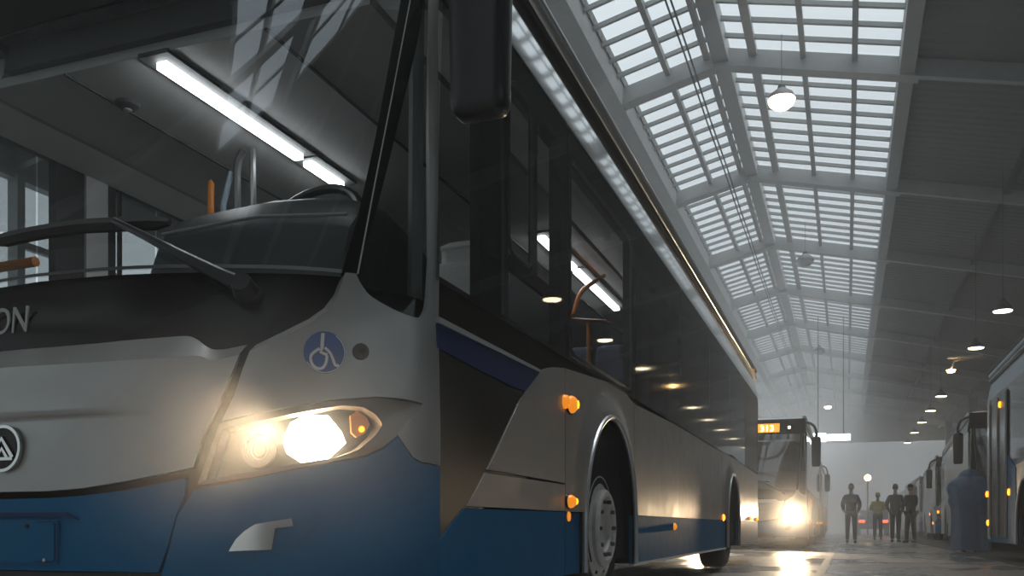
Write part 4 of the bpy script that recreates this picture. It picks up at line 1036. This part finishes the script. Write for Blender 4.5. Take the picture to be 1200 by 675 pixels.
def puff(name, label, loc, rad, dens):  # local mist added to give a headlight its halo
    """soft-edged ball of mist, thickest at its middle"""
    m = bpy.data.materials.new(name); m.use_nodes = True; nt = m.node_tree; nt.nodes.clear()
    o = nt.nodes.new('ShaderNodeOutputMaterial'); v = nt.nodes.new('ShaderNodeVolumeScatter'); v.inputs['Color'].default_value = (.99, .99, .985, 1); v.inputs['Anisotropy'].default_value = .3
    tc = nt.nodes.new('ShaderNodeTexCoord'); ln_ = nt.nodes.new('ShaderNodeVectorMath'); ln_.operation = 'LENGTH'
    mr = nt.nodes.new('ShaderNodeMapRange'); mr.interpolation_type = 'SMOOTHSTEP'; mr.inputs['From Min'].default_value = 1; mr.inputs['From Max'].default_value = 0; mr.inputs['To Max'].default_value = dens
    nt.links.new(tc.outputs['Object'], ln_.inputs[0]); nt.links.new(ln_.outputs['Value'], mr.inputs['Value'])
    nt.links.new(mr.outputs[0], v.inputs['Density']); nt.links.new(v.outputs[0], o.inputs['Volume'])
    h = MB().lathe([(math.sin(PI * i / 14), -math.cos(PI * i / 14)) for i in range(15)], 24).build(name, m)
    h.location = loc; h.scale = rad
    return tag(h, label, 'mist', kind='stuff')
puff('mist', 'ball of mist added for the warm glow around the large bus headlight', (BX + 1.02, BY + .04, .70), (.68, .66, .58), .36)
puff('mist', 'ball of mist added for the warm glow around the 313 bus headlight', (-1.0, 20.2, .95), (2.3, 2.6, 1.6), .115)

# ------------------------------------------------------------------ light and camera
wd = bpy.data.worlds.new('overcast_sky'); S.world = wd; wd.use_nodes = True
wt = wd.node_tree; bg = wt.nodes['Background']; bg.inputs['Color'].default_value = (.88, .955, 1.0, 1)
# overcast sky: somewhat brighter overhead than at the horizon
tcw = wt.nodes.new('ShaderNodeTexCoord'); spw = wt.nodes.new('ShaderNodeSeparateXYZ'); mrw = wt.nodes.new('ShaderNodeMapRange')
wt.links.new(tcw.outputs['Generated'], spw.inputs[0]); wt.links.new(spw.outputs['Z'], mrw.inputs['Value'])
SKY = 1.1
mrw.inputs['From Min'].default_value = 0; mrw.inputs['From Max'].default_value = 1; mrw.inputs['To Min'].default_value = SKY * .65; mrw.inputs['To Max'].default_value = SKY
wt.links.new(mrw.outputs[0], bg.inputs['Strength'])
sl = bpy.data.lights.new('veiled_sun', 'SUN'); sl.energy = 3.3; sl.angle = math.radians(35); sl.color = (.97, .98, 1)
so = bpy.data.objects.new('veiled_sun', sl); COL.objects.link(so)
so.rotation_euler = Vector((.16, .26, .95)).to_track_quat('Z', 'Y').to_euler()
def portal(nm, loc, rot, sx, sy):
    l = bpy.data.lights.new(nm, 'AREA'); l.shape = 'RECTANGLE'; l.size = sx; l.size_y = sy; l.cycles.is_portal = True
    o = bpy.data.objects.new(nm, l); COL.objects.link(o); o.location = loc; o.rotation_euler = rot
ym = (YB[0] + YB[-1]) / 2; yl = YB[-1] - YB[0]
an = math.atan(SL)
for xa, xb, sgn in ((XO, RX, -1), (RX, XR, 1)):
    xm = (xa + xb) / 2
    portal('skylight_portal', (xm, ym, rz_(xm) + .06), (0, sgn * an, 0), (xb - xa) / math.cos(an), yl)
portal('skylight_portal', ((LX0 + LX1) / 2, (LY0 + LY1) / 2, rz_((LX0 + LX1) / 2) + .06), (0, -an, 0), (LX1 - LX0) / math.cos(an), LY1 - LY0)  # sky through the added left rooflight
portal('window_portal', (LWALL - .2, ym, (wl_z0 + wl_z1) / 2), (0, math.radians(-90), 0), wl_z1 - wl_z0, yl)

portal('gate_portal', (-2.5, Y0H - .1, 3.0), (math.radians(90), 0, 0), 13, 6.0)  # sky through the added gate behind the camera
portal('window_portal', (RWALL + .2, (Y0H + 22) / 2, 4.3), (0, math.radians(90), 0), 3.8, 22 - Y0H)  # sky through the added right wall windows
portal('gate_portal', (-.5, Y1H + .1, 3.45), (math.radians(-90), 0, 0), 19, 6.9)

cam = bpy.data.cameras.new('camera'); co = bpy.data.objects.new('camera', cam); COL.objects.link(co); S.camera = co
FPX = 1058.; PSI = math.atan(392 / FPX)
cam.sensor_fit = 'HORIZONTAL'; cam.sensor_width = 36; cam.lens = FPX / 1200 * 36
cam.shift_y = (617 - 337.5) / 1200; cam.clip_start = .05; cam.clip_end = 300
co.location = (0, 0, .5); co.rotation_euler = (PI / 2, 0, PSI)

S.view_settings.view_transform = 'Standard'; S.view_settings.look = 'None'; S.view_settings.exposure = 0; S.view_settings.gamma = 1
S.view_settings.use_curve_mapping = False
cy = S.cycles
cy.max_bounces = 8; cy.diffuse_bounces = 3; cy.glossy_bounces = 4; cy.transmission_bounces = 6; cy.transparent_max_bounces = 24; cy.volume_bounces = 3
cy.caustics_reflective = False; cy.caustics_refractive = False; cy.sample_clamp_indirect = 6
cy.use_denoising = True
try: cy.denoiser = 'OPENIMAGEDENOISE'
except Exception: pass
